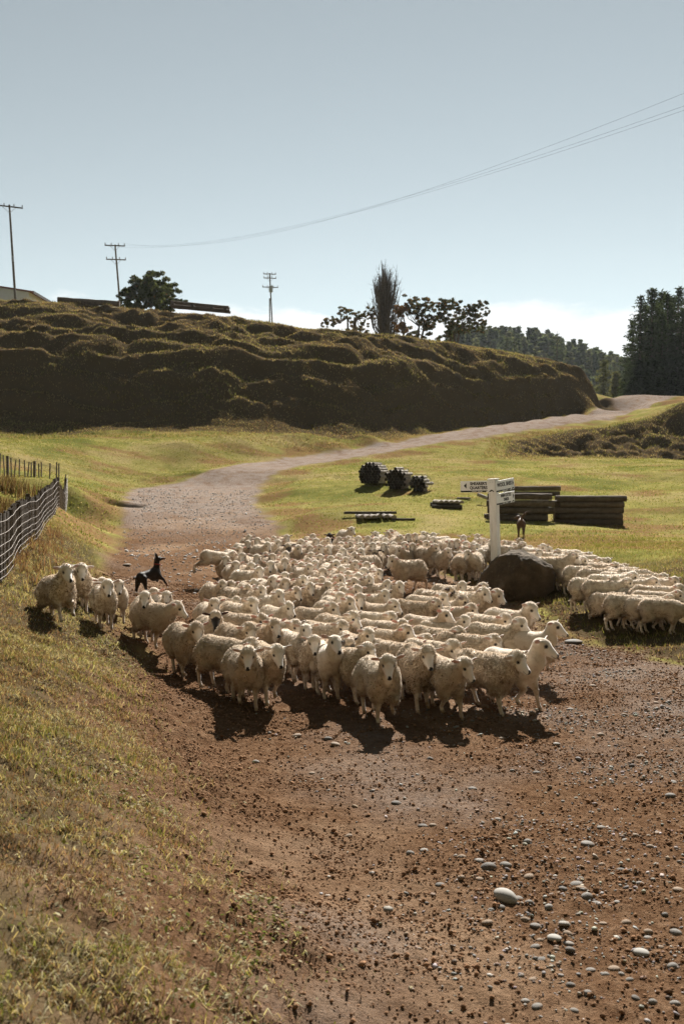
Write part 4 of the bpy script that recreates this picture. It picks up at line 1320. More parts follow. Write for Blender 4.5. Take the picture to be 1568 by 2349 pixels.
def river_stones():
    import bmesh
    rng = np.random.default_rng(21)
    V0, F0 = ico(3)
    protos = []
    pale = plain('pale_river_stone', (.30, .285, .26), .8, .2, 0.0, 25)
    for k in range(7):
        N = noise3(V0 + k * 3.3, 1.1, 400 + k)[:, None] * .16 + noise3(V0, 3.0, 420 + k)[:, None] * .03
        s = np.array((1.0, rng.uniform(.62, .85), rng.uniform(.36, .6)))
        protos.append((mesh_np('river_stone', V0 * (1 + N) * s, [F0], RIVER), s))
    lst = [(1000 + a * .4522, 2000 + b * .4522, w * .4522) for a, b, w in BIG]
    lst += [(672, 1840, 16), (742, 1842, 24), (820, 1850, 22), (838, 1868, 26), (640, 1912, 22), (990, 2015, 26), (1180, 1980, 22), (1295, 2085, 18), (930, 1985, 16), (1210, 1768, 22), (1290, 1735, 18), (1330, 1790, 20), (1480, 1715, 18), (1425, 1776, 18), (1560, 1790, 20), (1640, 1755, 18), (1500, 1840, 22), (1390, 1870, 20), (1600, 1900, 24), (1680, 1960, 26), (1340, 1940, 20), (1075, 1905, 18), (780, 1935, 16), (870, 2098, 22), (1060, 2130, 24), (930, 2190, 20), (1150, 1860, 20), (1255, 1850, 18)]
    for i, (sx, sy, w) in enumerate(lst):
        x, y, z = hit(sx / K, sy / K, 3, 60)
        me, s = protos[i % 7] if i else protos[0]
        if i in (0, 8, 15):
            me = me.copy(); me.materials.clear(); me.materials.append(pale)
        r = w * y / 2489 / 2 * 1.02
        o = link('river_stone', me, None, (x, y, ground1(x, y) + r * s[2] * (.05 if i else .4)), rng.uniform(-.5, .5), r)
        o.rotation_euler = (rng.normal(0, .12), rng.normal(0, .12), rng.uniform(-.6, .6))
        if i in STONE_LABELS:
            tag(o, STONE_LABELS[i], 'stone')
        else:
            tag(o, 'small rounded grey river stone lying loose on the brown dirt road', 'stone', 'loose river stones on the dirt road')
    for sx, sy, w, lab in ((1432, 1610, 46, 'flat grey slab at the grass edge right of the shorn sheep'), (318, 1417, 20, 'pale stone on the track left of the black dog'), (1372, 1322, 12, None)):
        if lab is None: continue
        x, y, z = hit(sx / K, sy / K, 8, 60)
        r = w * y / 2489 / 2
        o = link('river_stone', protos[3][0], None, (x, y, ground1(x, y) + .03), .2, r); o.scale = (r, r, r * .7)
        tag(o, lab, 'stone')


river_stones()
# ------------------------------------------------------------------ boulder, sign post
def boulder():
    cx, cy, cz = hit(1297 / K, 1506 / K, 10, 60)
    cy += .55
    cz = ground1(cx, cy)
    W = 2489 / cy
    f = Field((-1.25, -1.0, -.6), (1.25, 1.0, 1.35), .03)
    x, y, z = np.meshgrid(*f.ax, indexing='ij')
    m = .95 / W
    sil = [((px - 1293) * m, (1512 - py) * m) for px, py in ((1192, 1530), (1190, 1475), (1204, 1450), (1228, 1414), (1250, 1397), (1280, 1388), (1318, 1390), (1357, 1408), (1391, 1426), (1399, 1445), (1400, 1494), (1375, 1512), (1350, 1530))]
    lean = y * .10
    s2 = sd_poly(x - .12 * y, z + lean, sil)
    th = .74 * np.sqrt(np.clip(1 - (1 - np.clip(s2 / .42, 0, 1)) ** 2, 0, 1)) + .02
    g = np.where(s2 > 0, np.abs(y) - th, np.sqrt(y * y + s2 * s2))
    for n, d in (((.15, -1, -.25), .46), ((-.65, -.75, .30), .74), ((.75, -.65, -.1), .84), ((.15, -.6, 1), 1.12)):
        n = np.array(n, float); n /= np.linalg.norm(n)
        q = x * n[0] + y * n[1] + z * n[2] - d
        h = np.maximum(.10 - np.abs(g - q), 0) / .10
        g = np.maximum(g, q) + h * h * .10 * .25
    f.F = g.astype(np.float32)
    V, Q = f.mesh()
    V = relax(V, Q, 2)
    N = vert_normals(V, Q)
    V = V + N * (noise3(V, 2.6, 501) * .07 + noise3(V, 6, 503) * .05 + noise3(V, 17, 505) * .030)[:, None]
    t = NT('weathered_boulder')
    co = t.n('ShaderNodeTexCoord').outputs['Object']
    n1, n2 = t.noise(co, 3, 6, .7), t.noise(co, 16, 5, .7)
    c = t.ramp(n1, [(.3, (.050, .037, .026)), (.55, (.10, .074, .050)), (.75, (.18, .14, .10))])
    c = t.mix(t.step(n2, .58, .72), c, (.17, .15, .10))
    m = t.done(t.bsdf(c, .92, t.bump(t.math('ADD', n1, n2), .8, .05), .15))
    o = link('boulder', mesh_np('boulder', V, Q[:, ::-1], m), None, (cx, cy, cz))
    tag(o, 'large dark brown boulder standing between the flock and the string of sheep', 'boulder')
    return cx, cy


bx_, by_ = boulder()


def text_mesh(s, size, bold=.0, sx=1.0):
    cu = bpy.data.curves.new('lettering', 'FONT')
    cu.body, cu.size, cu.offset, cu.extrude = s, size, bold, .002
    cu.align_x = 'CENTER'; cu.align_y = 'CENTER'
    o = bpy.data.objects.new('lettering', cu); COL.objects.link(o)
    bpy.context.view_layer.update()
    me = bpy.data.meshes.new_from_object(o.evaluated_get(bpy.context.evaluated_depsgraph_get()))
    bpy.data.objects.remove(o); bpy.data.curves.remove(cu)
    for v in me.vertices: v.co.x *= sx
    me.name = 'lettering'
    return me


def sign_post():
    cyb = by_ + .50
    x, y, _ = at(1242 / K, 1400 / K, cyb)
    z = ground1(x, y)
    top = at(1236 / K, 1199 / K, cyb)[2]
    t = NT('white_painted_timber')
    co = t.n('ShaderNodeTexCoord').outputs['Object']
    mp = t.n('ShaderNodeMapping'); t.set(mp.inputs[0], co); mp.inputs['Scale'].default_value = (9, 9, 1.2)
    n = t.noise(mp.outputs[0], 2, 6, .7)
    c = t.ramp(n, [(.35, (.80, .80, .78)), (.62, (.66, .65, .62)), (.72, (.34, .32, .29))])
    wp = t.done(t.bsdf(c, .6, t.bump(n, .3, .01), .3))
    white = plain('white_sign_panel', (.80, .81, .80), .4, .4)
    black = plain('black_sign_paint', (.012, .012, .013), .5, .3)
    root = empty('signpost', (x, y, z), 0)
    root.rotation_euler = (0, R(-2.2), 0)
    h = top - z
    w = .18
    b = MB()
    M = Matrix.Rotation(R(53), 3, 'Z')
    b.box((0, 0, h / 2), (w, w, h), M)
    b.box((0, 0, h + .012), (w + .03, w + .03, .024), M)
    post = b.build('post', wp, root)
    be = post.modifiers.new('bevel', 'BEVEL'); be.width = .006; be.segments = 2
    # outward normals of the two visible faces: 37 degrees to the left and 53 degrees to the right of the camera
    L, H = .90, .27

    def board(face, zc, L, lines, arrow, tilt, name):
        a = R(-37) if face == 'l' else R(53)
        # face plane: normal n, along-axis u (reading direction to the right)
        n = Vector((math.sin(a), -math.cos(a), 0)); u = Vector((math.cos(a), math.sin(a), 0)); k = Vector((0, 0, 1))
        M3 = Matrix((u, k, n)).transposed()
        # near corner of the post is where the two faces meet
        off = (-L / 2 + w / 2 + .001) if face == 'l' else (L / 2 - w / 2 - .001)
        org = n * (w / 2 + .014) + u * off + k * zc
        M4 = Matrix.Translation(org) @ M3.to_4x4() @ Matrix.Rotation(tilt, 4, 'Z')
        g = MB(); g.box((0, 0, 0), (L, H, .018))
        sb = g.build('sign_board', white, root)
        sb.matrix_local = M4
        st = .040
        # black strip with its slanted end
        sgn = 1
        e = L / 2 - .005
        g = MB()
        p = [(-e, -H / 2 + .004), (e - .235, -H / 2 + .004), (e - .185, -H / 2 + st), (-e, -H / 2 + st)]
        V = [(q[0], q[1], .0095) for q in p] + [(q[0], q[1], .0125) for q in p]
        g.add(V, [(4, 5, 6, 7), (0, 1, 5, 4), (1, 2, 6, 5), (2, 3, 7, 6), (3, 0, 4, 7)])
        g.build('strip', black, sb)
        # small mountain mark at the right end
        g = MB()
        for q in ([(e - .16, 0), (e - .085, .052), (e - .055, .030), (e - .105, 0)], [(e - .075, .036), (e - .055, .048), (e - .005, 0), (e - .045, 0)]):
            q = [(a_, -H / 2 + .008 + b_) for a_, b_ in q]
            m_ = len(q)
            V = [(a_, b_, .0095) for a_, b_ in q] + [(a_, b_, .0125) for a_, b_ in q]
            ar = sum(q[i][0] * q[(i + 1) % m_][1] - q[(i + 1) % m_][0] * q[i][1] for i in range(m_))
            fc = tuple(range(m_, 2 * m_)) if ar > 0 else tuple(range(2 * m_ - 1, m_ - 1, -1))
            g.add(V, [fc])
        g.build('mountain_mark', black, sb)
        # worn white word shapes on the strip
        g = MB()
        xx = -.16 if face == 'r' else -.14
        for wlen in (7, 7):
            for _ in range(wlen):
                g.box((xx, -H / 2 + .021, .0135), (.013, .015, .002)); xx += .0185
            xx += .024
        g.build('strip_lettering', white, sb)
        if arrow == 'l':
            tri = [(-L / 2 + .095, 0), (-L / 2 + .165, -.065), (-L / 2 + .165, .065)]
        else:
            tri = [(L / 2 - .03, 0), (L / 2 - .09, .065), (L / 2 - .09, -.065)]
        yo = .022
        g = MB()
        V = [(q[0], q[1] + yo, .0095) for q in tri] + [(q[0], q[1] + yo, .0125) for q in tri]
        g.add(V, [(3, 4, 5), (0, 1, 4, 3), (1, 2, 5, 4), (2, 0, 3, 5)])
        g.build('arrow', black, sb)
        for s, sz, xo, yo, sx in lines:
            me = text_mesh(s, sz, .0035, sx)
            me.materials.append(black)
            o = link('lettering', me, sb, (xo, yo, .0115))
        g = MB()
        for sx_ in (-1, 1):
            g.tube([(sx_ * .035 + (L / 2 - w / 2 if face == 'l' else -L / 2 + w / 2), .10, .008), (sx_ * .035 + (L / 2 - w / 2 if face == 'l' else -L / 2 + w / 2), .10, .013)], .006, 8)
        g.build('screw', black, sb)
    board('l', h - .155, .93, [("SHEARER'S", .098, .03, .068, .98), ('QUARTERS', .098, .03, -.030, .98)], 'l', R(-.5), 'l')
    board('r', h - .145, .93, [('WOOL SHED', .128, -.03, .028, 1.0)], 'r', R(3.5), 'r')
    board('r', h - .455, .93, [('MAIN CATTLE', .098, .02, .068, .84), ('YARDS', .098, .02, -.030, .84)], 'r', R(2.5), 'r')
    tag(root, 'white wooden signpost with black lettered arrow boards standing behind the boulder', 'signpost')


sign_post()

# ------------------------------------------------------------------ timber
DARKWOOD = woodmat('weathered_fence_timber', (.060, .047, .036), (.13, .105, .083))
GREYWOOD = woodmat('sun_greyed_post', (.20, .17, .14), (.38, .33, .28), 5)
POSTEND = woodmat('shade_dark_post_end', (.020, .017, .014), (.045, .036, .029), 9)  # near-black colour paints deep shade onto the post ends
LOGWOOD = woodmat('stacked_log_timber', (.07, .052, .037), (.19, .145, .105), 4)
WIRE = plain('galvanised_wire', (.24, .20, .17), .6, .3, 0)


def log_mesh(L, r, seed, n=14, half=False):
    rng = np.random.default_rng(seed)
    g = MB()
    k = 9
    V, F = [], []
    for i in range(k):
        x = -L / 2 + L * i / (k - 1)
        ox, oz = rng.normal(0, r * .05, 2)
        for j in range(n):
            a = 2 * math.pi * j / n
            rr = r * (1 + rng.normal(0, .03))
            zz = math.sin(a) * rr
            if half and zz < 0: zz *= .15
            V.append((x, math.cos(a) * rr + ox, zz + oz))
    for i in range(k - 1):
        for j in range(n):
            F.append((i * n + j, (i + 1) * n + j, (i + 1) * n + (j + 1) % n, i * n + (j + 1) % n))
    F.append(tuple(range(n))); F.append(tuple(range(k * n - 1, (k - 1) * n - 1, -1)))
    me = bpy.data.meshes.new('log'); me.from_pydata(V, [], F)
    return me


def post_bundle(sx, sy, rpx, label, rad, loose=0.0, L=1.9):
    x, y, z = hit(sx / K, (sy + rpx) / K, 30, 90)
    r = rpx * y / 2489
    z = ground1(x, y)
    root = empty('post_bundle', (x, y, z), 0)
    ax = R(74)           # the bundle points back and to the right
    rng = np.random.default_rng(int(sx))
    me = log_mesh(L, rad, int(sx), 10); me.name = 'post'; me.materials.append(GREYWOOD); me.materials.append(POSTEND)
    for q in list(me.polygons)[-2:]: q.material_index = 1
    dz = rad * math.sqrt(3)
    k = 0
    for i in range(-9, 10):
        for j in range(-9, 10):
            px = (i + (j % 2) * .5) * rad * 2; pz = j * dz
            if px * px + pz * pz > (r - rad * .8) ** 2: continue
            if pz < -r * .82: continue
            sl = rng.normal(0, .05 + loose)
            p = Vector((sl, px, pz + r * .86))
            p = Matrix.Rotation(ax, 3, 'Z') @ p
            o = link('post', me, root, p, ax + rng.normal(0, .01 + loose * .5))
            o.rotation_euler.x = rng.uniform(0, 6.28)
            k += 1
    g = MB()
    for s in (-.55, .55):
        pts = [Matrix.Rotation(ax, 3, 'Z') @ Vector((s, math.cos(a) * (r + .005), math.sin(a) * (r * .98) + r * .86)) for a in np.linspace(0, 2 * math.pi, 25)]
        g.tube(pts, .012, 5, False)
    g.build('strap', WIRE, root)
    tag(root, label, 'post bundle', 'bundles of fence posts on the field')


post_bundle(934, 1185, 31, 'round bundle of grey fence posts, left of three by the track', .085)
post_bundle(997, 1193, 30, 'round bundle of grey fence posts between two others', .085)
post_bundle(1051, 1203, 23, 'smallest loosely packed bundle of grey fence posts', .095, .10, 1.6)


def log_stack(sx0, sx1, sytop, sybot, rows, deep, label, ang, seed, gaps=0.0, y0=30, L=None):
    x, y, z = hit((sx0 + sx1) / 2 / K, sybot / K, y0, 70)
    L = (sx1 - sx0) * y / 2489 if L is None else L
    Hh = (sybot - sytop) * y / 2489
    r = Hh / rows / 2
    rng = np.random.default_rng(seed)
    prot = [log_mesh(L, r * 1.0, seed + i) for i in range(4)]
    for p in prot: p.materials.append(LOGWOOD)
    for i in range(rows):
        for j in range(deep - (1 if i == rows - 1 and deep > 2 else 0)):
            ox = rng.normal(0, .10)
            p = Matrix.Rotation(ang, 3, 'Z') @ Vector((ox, j * r * 2.05, 0))
            o = link('log', prot[(i + j) % 4], None, (x + p.x, y + p.y, z + r * .9 + i * r * 2 * (1 + gaps)), ang + rng.normal(0, .008))
            o.scale.x = rng.uniform(.93, 1.05); o.rotation_euler.x = rng.uniform(0, 6.28)
            tag(o, label, 'log', label)


log_stack(1390, 1556, 1239, 1313, 5, 4, 'dark log lying in the tidy right hand log stack on the field', R(-1), 31)
log_stack(1222, 1378, 1236, 1302, 4, 3, 'dark log lying in the gappy log stack behind the sign post', R(-3), 41, .06)
log_stack(1262, 1398, 1216, 1240, 2, 2, 'log lying in the low pile farthest behind the sign post', R(-6), 51, .1, 40)


def loose_logs():
    # half round posts laid side by side, seen end on
    x, y, z = hit(930 / K, 1300 / K, 30, 70)
    for i in range(6):
        me = log_mesh(1.5, .13, 60 + i, 12, True); me.materials.append(GREYWOOD); me.name = 'split_post'
        px = x + (i - 2.0) * .27
        o = link('split_post', me, None, (px, y + .7, ground1(px, y + .7) + .03), R(96) + random.uniform(-.04, .04))
        tag(o, 'grey split post in the row of six lying on the grass nearest the flock', 'post', 'row of six split posts on the grass')
    me = log_mesh(2.3, .06, 70); me.materials.append(DARKWOOD); me.name = 'pole'
    xx, yy, _ = hit(925 / K, 1290 / K, 30, 70)
    o = link('pole', me, None, (xx, yy, ground1(xx, yy) + .17), R(3)); tag(o, 'thin dark pole lying across the row of six split posts', 'pole')
    me = log_mesh(1.0, .05, 71); me.materials.append(DARKWOOD); me.name = 'pole'
    xx, yy, _ = hit(1008 / K, 1299 / K, 30, 70)
    o = link('pole', me, None, (xx, yy, ground1(xx, yy) + .04), R(-4)); tag(o, 'short dark stick lying right of the row of split posts', 'stick')
    x, y, z = hit(1117 / K, 1270 / K, 30, 70)
    for i in range(5):
        me = log_mesh(1.1, .12, 80 + i, 12, True); me.materials.append(GREYWOOD); me.name = 'split_post'
        px = x + (i - 1.6) * .245
        o = link('split_post', me, None, (px, y + .55, ground1(px, y + .6) + .24), R(100) + random.uniform(-.05, .05))
        tag(o, 'grey split post laid on the low bearers left of the sign post', 'post', 'split posts laid on bearers')
    for k, dy in ((0, .12), (1, .95)):
        me = log_mesh(1.45, .10, 90 + k); me.materials.append(DARKWOOD); me.name = 'bearer_log'
        o = link('bearer_log', me, None, (x, y + dy, ground1(x, y + dy) + .10), R(-2))
        tag(o, 'dark bearer log under the split posts, ' + ('front one' if k == 0 else 'rear one'), 'log')
    me = log_mesh(.75, .05, 95); me.materials.append(GREYWOOD); me.name = 'plank'
    x, y, z = hit(1158 / K, 1252 / K, 30, 70)
    o = link('plank', me, None, (x, y, ground1(x, y) + .04), R(-35)); tag(o, 'short pale plank lying in the grass left of the sign post', 'plank')
    me = log_mesh(1.2, .09, 97); me.materials.append(GREYWOOD)
    x, y, z = hit(1216 / K, 1262 / K, 30, 70)
    o = link('log', me, None, (x, y, ground1(x, y) + .35), R(-50)); o.rotation_euler.y = R(14); tag(o, 'pale log end sticking out slantwise left behind the sign post', 'log')


loose_logs()

# ------------------------------------------------------------------ fences
def polyline(pts, step):
    out, acc = [], 0.0
    P = [Vector((p[0], p[1], 0)) for p in pts]
    # smooth by Catmull-Rom
    dense = []
    for i in range(len(P) - 1):
        p0, p1, p2, p3 = P[max(i - 1, 0)], P[i], P[i + 1], P[min(i + 2, len(P) - 1)]
        for k in range(40):
            t = k / 40
            dense.append(.5 * ((2 * p1) + (p2 - p0) * t + (2 * p0 - 5 * p1 + 4 * p2 - p3) * t * t + (3 * p1 - p0 - 3 * p2 + p3) * t ** 3))
    dense.append(P[-1])
    nxt = 0.0
    for a, b in zip(dense[:-1], dense[1:]):
        d = (b - a).length
        while nxt <= acc + d and d > 0:
            out.append(a.lerp(b, (nxt - acc) / d)); nxt += step
        acc += d
    return out


def netting_fence():
    rng = random.Random(3)
    root = empty('netting_fence', (-6.0, 17.6, ground1(-6.0, 17.6)))
    o0 = Vector(root.location)
    pts = polyline([(-5.5, 14.4)] + FENCE[3:], .10)
    G = base_h([p.x for p in pts], [p.y for p in pts])
    ker = np.ones(41) / 41
    G = np.convolve(np.pad(G, 20, mode='edge'), ker, 'valid')
    H = 1.12
    for i in range(0, len(pts), 24):
        p = pts[i]
        g = MB(); h = H + rng.uniform(.0, .12)
        g.tube([(0, 0, -.3), (rng.uniform(-.03, .03), rng.uniform(-.03, .03), h)], [.06, .055], 8)
        g.build('post', DARKWOOD, root, False, Vector((p.x, p.y, G[i])) - o0)
    n = 0
    rest = MB()
    for i in range(0, len(pts), 2):
        p = pts[i + (rng.choice((0, 1)) if i + 1 < len(pts) else 0)]
        z = G[i]
        a = pts[min(i + 1, len(pts) - 1)] - pts[max(i - 1, 0)]
        ang = math.atan2(a.y, a.x)
        g = MB()
        g.box((0, 0, (H - .02) / 2), (rng.uniform(.035, .06), .035, H + rng.uniform(-.06, .10)), Matrix.Rotation(ang, 3, 'Z') @ Matrix.Rotation(rng.uniform(-.05, .05), 3, 'Y'))
        if n < 98:
            g.build('batten', DARKWOOD, root, False, Vector((p.x, p.y, z)) - o0); n += 1
        else:
            q = Vector((p.x, p.y, z)) - o0
            rest.add([(v[0] + q.x, v[1] + q.y, v[2] + q.z) for v in g.V], g.F)
    tag(rest.build('far_battens', DARKWOOD, root), kind='stuff')
    side = []
    for i, p in enumerate(pts):
        a = (pts[min(i + 1, len(pts) - 1)] - pts[max(i - 1, 0)]).normalized()
        side.append(Vector((a.y, -a.x, 0)))
    for k, hz in enumerate((.08, .20, .33, .47, .63, .82, 1.03)):
        g = MB()
        line = [Vector((p.x, p.y, G[i] + hz + .006 * math.sin(i * .37 + k) + rng.uniform(-.006, .006))) + side[i] * .085 - o0 for i, p in enumerate(pts) if i % 3 == 0]
        g.tube(line, .0048, 5)
        g.build('wire', WIRE, root, True)
    g = MB()
    for i in range(0, len(pts), 2):
        if rng.random() < .12: continue
        p = Vector((pts[i].x, pts[i].y, G[i])) + side[i] * .087 - o0
        g.tube([p + Vector((0, 0, .05)), p + Vector((rng.uniform(-.015, .015), 0, 1.02))], .0028, 4)
    tag(g.build('netting_stays', WIRE, root), kind='stuff')
    tag(root, 'curved wire netting fence with closely set dark battens on the grass bank', 'fence')

    # the paling fence across the far side of the paddock
    base = at(70 / K, 1203 / K, 51)
    root = empty('paling_fence', (base[0], base[1], ground1(base[0], base[1])))
    o0 = Vector(root.location)
    X = [-24, -18, -13, 1.3, 11, 20, 29, 38, 49, 63, 71, 79, 87, 98, 104, 125, 142, 148]
    for sx in X:
        y = 51 - (sx - 70) * .035
        x = at(sx / K, 1200 / K, y)[0]
        z = ground1(x, y)
        thick = sx in (20, 87, -18)
        g = MB()
        ang = random.uniform(-.11, .11)
        h = 1.22 + random.uniform(-.06, .08)
        w = .12 if thick else .055
        g.box((0, 0, h / 2 - .1), (w, w * .8, h), Matrix.Rotation(ang * (.3 if thick else 1), 3, 'Y'))
        g.build('post' if thick else 'paling', DARKWOOD, root, False, Vector((x, y, z)) - o0)
    for hz in (.35, .75, 1.0):
        g = MB()
        x0, x1 = at(-26 / K, 1200 / K, 54)[0], at(150 / K, 1200 / K, 48.5)[0]
        g.tube([Vector((x0 + (x1 - x0) * t, 54.3 + (48.3 - 54.3) * t - .05, ground1(x0 + (x1 - x0) * t, 54.3 - 6 * t) + hz)) - o0 for t in np.linspace(0, 1, 9)], .004, 4)
        g.build('wire', WIRE, root)
    tag(root, 'row of leaning dark palings along the far side of the weedy paddock', 'fence')


netting_fence()

# ------------------------------------------------------------------ power poles, lines, shed, timber on the ridge
POLEWOOD = woodmat('grey_pole_timber', (.10, .085, .066), (.19, .165, .135))
CERAMIC = plain('insulator', (.25, .22, .2), .3, .5)
STEEL = plain('dull_steel', (.30, .31, .31), .5, .5, .5)


def power_pole(sxt, syt, sxb, syb, Y, arms, label, extra=None, rad=.15):
    tp, bt = Vector(at(sxt / K, syt / K, Y)), Vector(at(sxb / K, syb / K, Y))
    gz = ground1(bt.x, Y)
    d = (bt - tp)
    bt = tp + d * ((tp.z - gz + .4) / (tp.z - bt.z))
    root = empty('power_pole', bt)
    g = MB(); g.tube([(0, 0, 0), tp - bt], [rad, rad * .72], 10)
    g.build('pole', POLEWOOD, root)
    ax = (tp - bt).normalized()
    for f, L, rise, depth in arms:
        c = (tp - bt) - ax * f
        u = Vector((math.cos(depth), math.sin(depth), rise)).normalized()
        g = MB()
        M = Matrix((u, Vector((-math.sin(depth), math.cos(depth), 0)), Vector((0, 0, 1)))).transposed()
        g.box(c + Vector((0, -rad * 1.1, 0)), (L, .12, .14), M)
        arm = g.build('crossarm', POLEWOOD, root)
        for s in (-.48, -.18, .18, .48) if L > 2 else (-.45, .45):
            g = MB(); p = c + u * L * s + Vector((0, -rad * 1.1, .07))
            g.tube([p, p + Vector((0, 0, .1)), p + Vector((0, 0, .28))], [.03, .07, .05], 8)
            g.build('insulator', CERAMIC, arm)
        g = MB()
        for s in (-1, 1):
            g.tube([c + u * (s * L * .25) + Vector((0, -rad * 1.2, -.05)), c - ax * .75 + Vector((0, -rad, 0))], .025, 5)
        g.build('brace', STEEL, root)
    if extra == 'transformer':
        g = MB(); c = (tp - bt) - ax * 3.0
        g.tube([c + Vector((.1, -.45, -.55)), c + Vector((.1, -.45, .55))], .36, 12)
        g.tube([c + Vector((-.1, -.45, .55)), c + Vector((-.1, -.45, .8))], .06, 6)
        g.tube([c + Vector((.3, -.45, .55)), c + Vector((.3, -.45, .8))], .06, 6)
        g.build('transformer', STEEL, root)
    g = MB(); c = (tp - bt) * .45
    g.tube([c, c + ax * .7], rad * 1.0, 10); g.build('metal_band', STEEL, root)
    tag(root, label, 'power pole')
    return root, tp, bt


p1 = power_pole(24, 512, 39, 748, 119, [(.25, 3.1, -.035, R(20))], 'tall grey power pole with one crossarm in front of the shed')
p2 = power_pole(288, 612, 301, 768, 138, [(.15, 2.75, .055, R(25)), (2.05, 2.7, .055, R(25))], 'power pole with two crossarms beside the round tree on the ridge')
p3 = power_pole(674, 683, 680, 803, 185, [(.2, 2.3, .0, R(10)), (.95, 2.3, -.01, R(10)), (2.6, 2.9, 0, R(10))], 'farthest power pole with three crossarms and a transformer', 'transformer', .16)
g = MB()
b_ = Vector(at(674 / K, 803 / K, 184)); b_.z = ground1(b_.x, b_.y) - .3
t_ = Vector(at(674 / K, 746 / K, 184))
stay = MB(); stay.tube([(0, 0, 0), t_ - b_], .11, 8)
o = stay.build('stub_pole', POLEWOOD, None, False, b_); tag(o, 'short bare pole standing just left of the farthest power pole', 'pole')


def power_lines():
    m = plain('line_conductor', (.05, .055, .06), 1.0, 0)
    far = [Vector(at(268 / K, 616 / K, 137.5)), Vector(at(288 / K, 612 / K, 138)), Vector(at(308 / K, 608 / K, 138.5))]
    nears = [(1800, 168, 40), (1800, 132, 40), (1800, 98, 40)]
    sag = [2.3, 2.3, 2.9]
    labs = ['lowest of the three thin power lines rising across the sky to the right', 'middle one of the three thin power lines crossing the sky', 'topmost and most separate thin power line crossing the sky']
    ends = [at(1800, 172, 40), at(1800, 160, 40), at(1800, 118, 40)]
    for k in range(3):
        a, b = far[k], Vector(ends[k])
        pts = []
        for t in np.linspace(0, 1.25, 60):
            p = a + (b - a) * t
            p.z -= 4 * sag[k] * t * (1 - t)
            pts.append(p - a)
        g = MB(); g.tube(pts, .0052, 5)
        o = g.build('power_line', m, None, True, a)
        tag(o, labs[k], 'power line')


power_lines()


def shed():
    xr = at(73 / K, 740 / K, 127)[0]
    xe = at(86 / K, 731 / K, 127)[0]
    zt = at(73 / K, 730 / K, 127)[2]
    zr = at(0, 1, 1)
    x0 = xr - 12
    root = empty('shed', (xr - 6, 131, ground1(xr - 6, 131) - .5))
    o0 = Vector(root.location)
    t = NT('corrugated_wall')
    co = t.n('ShaderNodeTexCoord').outputs['Object']
    wv = t.n('ShaderNodeTexWave', wave_type='BANDS', bands_direction='X'); t.set(wv.inputs[0], co); wv.inputs['Scale'].default_value = 2.2
    n = t.noise(co, 3, 4)
    c = t.mix(n, (.62, .62, .61), (.48, .47, .46))
    wm = t.done(t.bsdf(c, .5, t.bump(wv.outputs[0], .6, .03), .4))
    rm = plain('rusty_roof_sheet', (.20, .075, .045), .7)
    tm = plain('dark_fascia', (.03, .028, .026), .8)
    slope = .157
    h0 = zt - o0.z
    W = 12.0
    g = MB()
    hl = h0 + slope * W
    V = [(W / 2, -4, 0), (-W / 2, -4, 0), (-W / 2, -4, hl), (W / 2, -4, h0), (W / 2, 4, 0), (-W / 2, 4, 0), (-W / 2, 4, hl), (W / 2, 4, h0)]
    g.add(V, [(0, 3, 2, 1), (4, 5, 6, 7), (0, 4, 7, 3), (1, 2, 6, 5)])
    g.build('wall', wm, root)
    ov = xe - xr
    g = MB()
    A = [(W / 2 + ov, h0 - slope * ov), (-W / 2 - .3, hl + slope * .3)]
    V = [(A[0][0], -4.35, A[0][1] + .02), (A[1][0], -4.35, A[1][1] + .02), (A[1][0], 4.35, A[1][1] + .02), (A[0][0], 4.35, A[0][1] + .02)]
    V += [(v[0], v[1], v[2] + .14) for v in V]
    g.add(V, [(0, 1, 2, 3), (7, 6, 5, 4), (0, 4, 5, 1), (1, 5, 6, 2), (2, 6, 7, 3), (3, 7, 4, 0)])
    g.build('roof', rm, root)
    g = MB(); g.box((W / 2 + ov + .03, 0, A[0][1] + .02), (.05, 8.7, .34)); g.build('fascia', tm, root)
    tag(root, 'pale corrugated shed with a rusty roof standing at the left end of the ridge', 'shed')


shed()


def ridge_timber():
    a, b = Vector(at(145 / K, 754 / K, 114.6)), Vector(at(300 / K, 764 / K, 115))
    L = (b - a).length
    me = log_mesh(L, .34, 120, 12); me.materials.append(LOGWOOD); me.name = 'long_log'
    c = (a + b) / 2
    o = link('long_log', me, None, c + Vector((0, 0, .18)), math.atan2(b.y - a.y, b.x - a.x))
    o.rotation_euler.y = -math.asin((b.z - a.z) / L)
    tag(o, 'long dark log lying along the ridge left of the power pole with two crossarms', 'log')
    # low stack of long rails on blocks
    a, b = Vector(at(425 / K, 771 / K, 114.6)), Vector(at(574 / K, 785 / K, 114.6))
    d = b - a
    L = d.length
    ang = math.atan2(d.y, d.x); tilt = -math.asin(d.z / L)
    for k, (hz, lab) in enumerate(((.12, 'lower'), (.52, 'upper'))):
        for j in range(2):
            me = log_mesh(L * (1 - .03 * k), .16, 130 + k * 2 + j); me.materials.append(LOGWOOD); me.name = 'rail_log'
            o = link('rail_log', me, None, (a + b) / 2 + Vector((0, j * 1.0, hz + .22)), ang); o.rotation_euler.y = tilt
            tag(o, f'{lab} {"front" if j == 0 else "rear"} long rail in the stack on the ridge right of the round tree', 'log')
    for f in (.05, .38, .70, .93):
        p = a + d * f
        me = log_mesh(1.7, .17, 140 + int(f * 100)); me.materials.append(DARKWOOD); me.name = 'cross_block'
        o = link('cross_block', me, None, p + Vector((0, .5, .55)), ang + R(90))
        tag(o, 'short dark cross log between the rails stacked on the ridge', 'log', 'cross logs of the rail stack on the ridge')


ridge_timber()
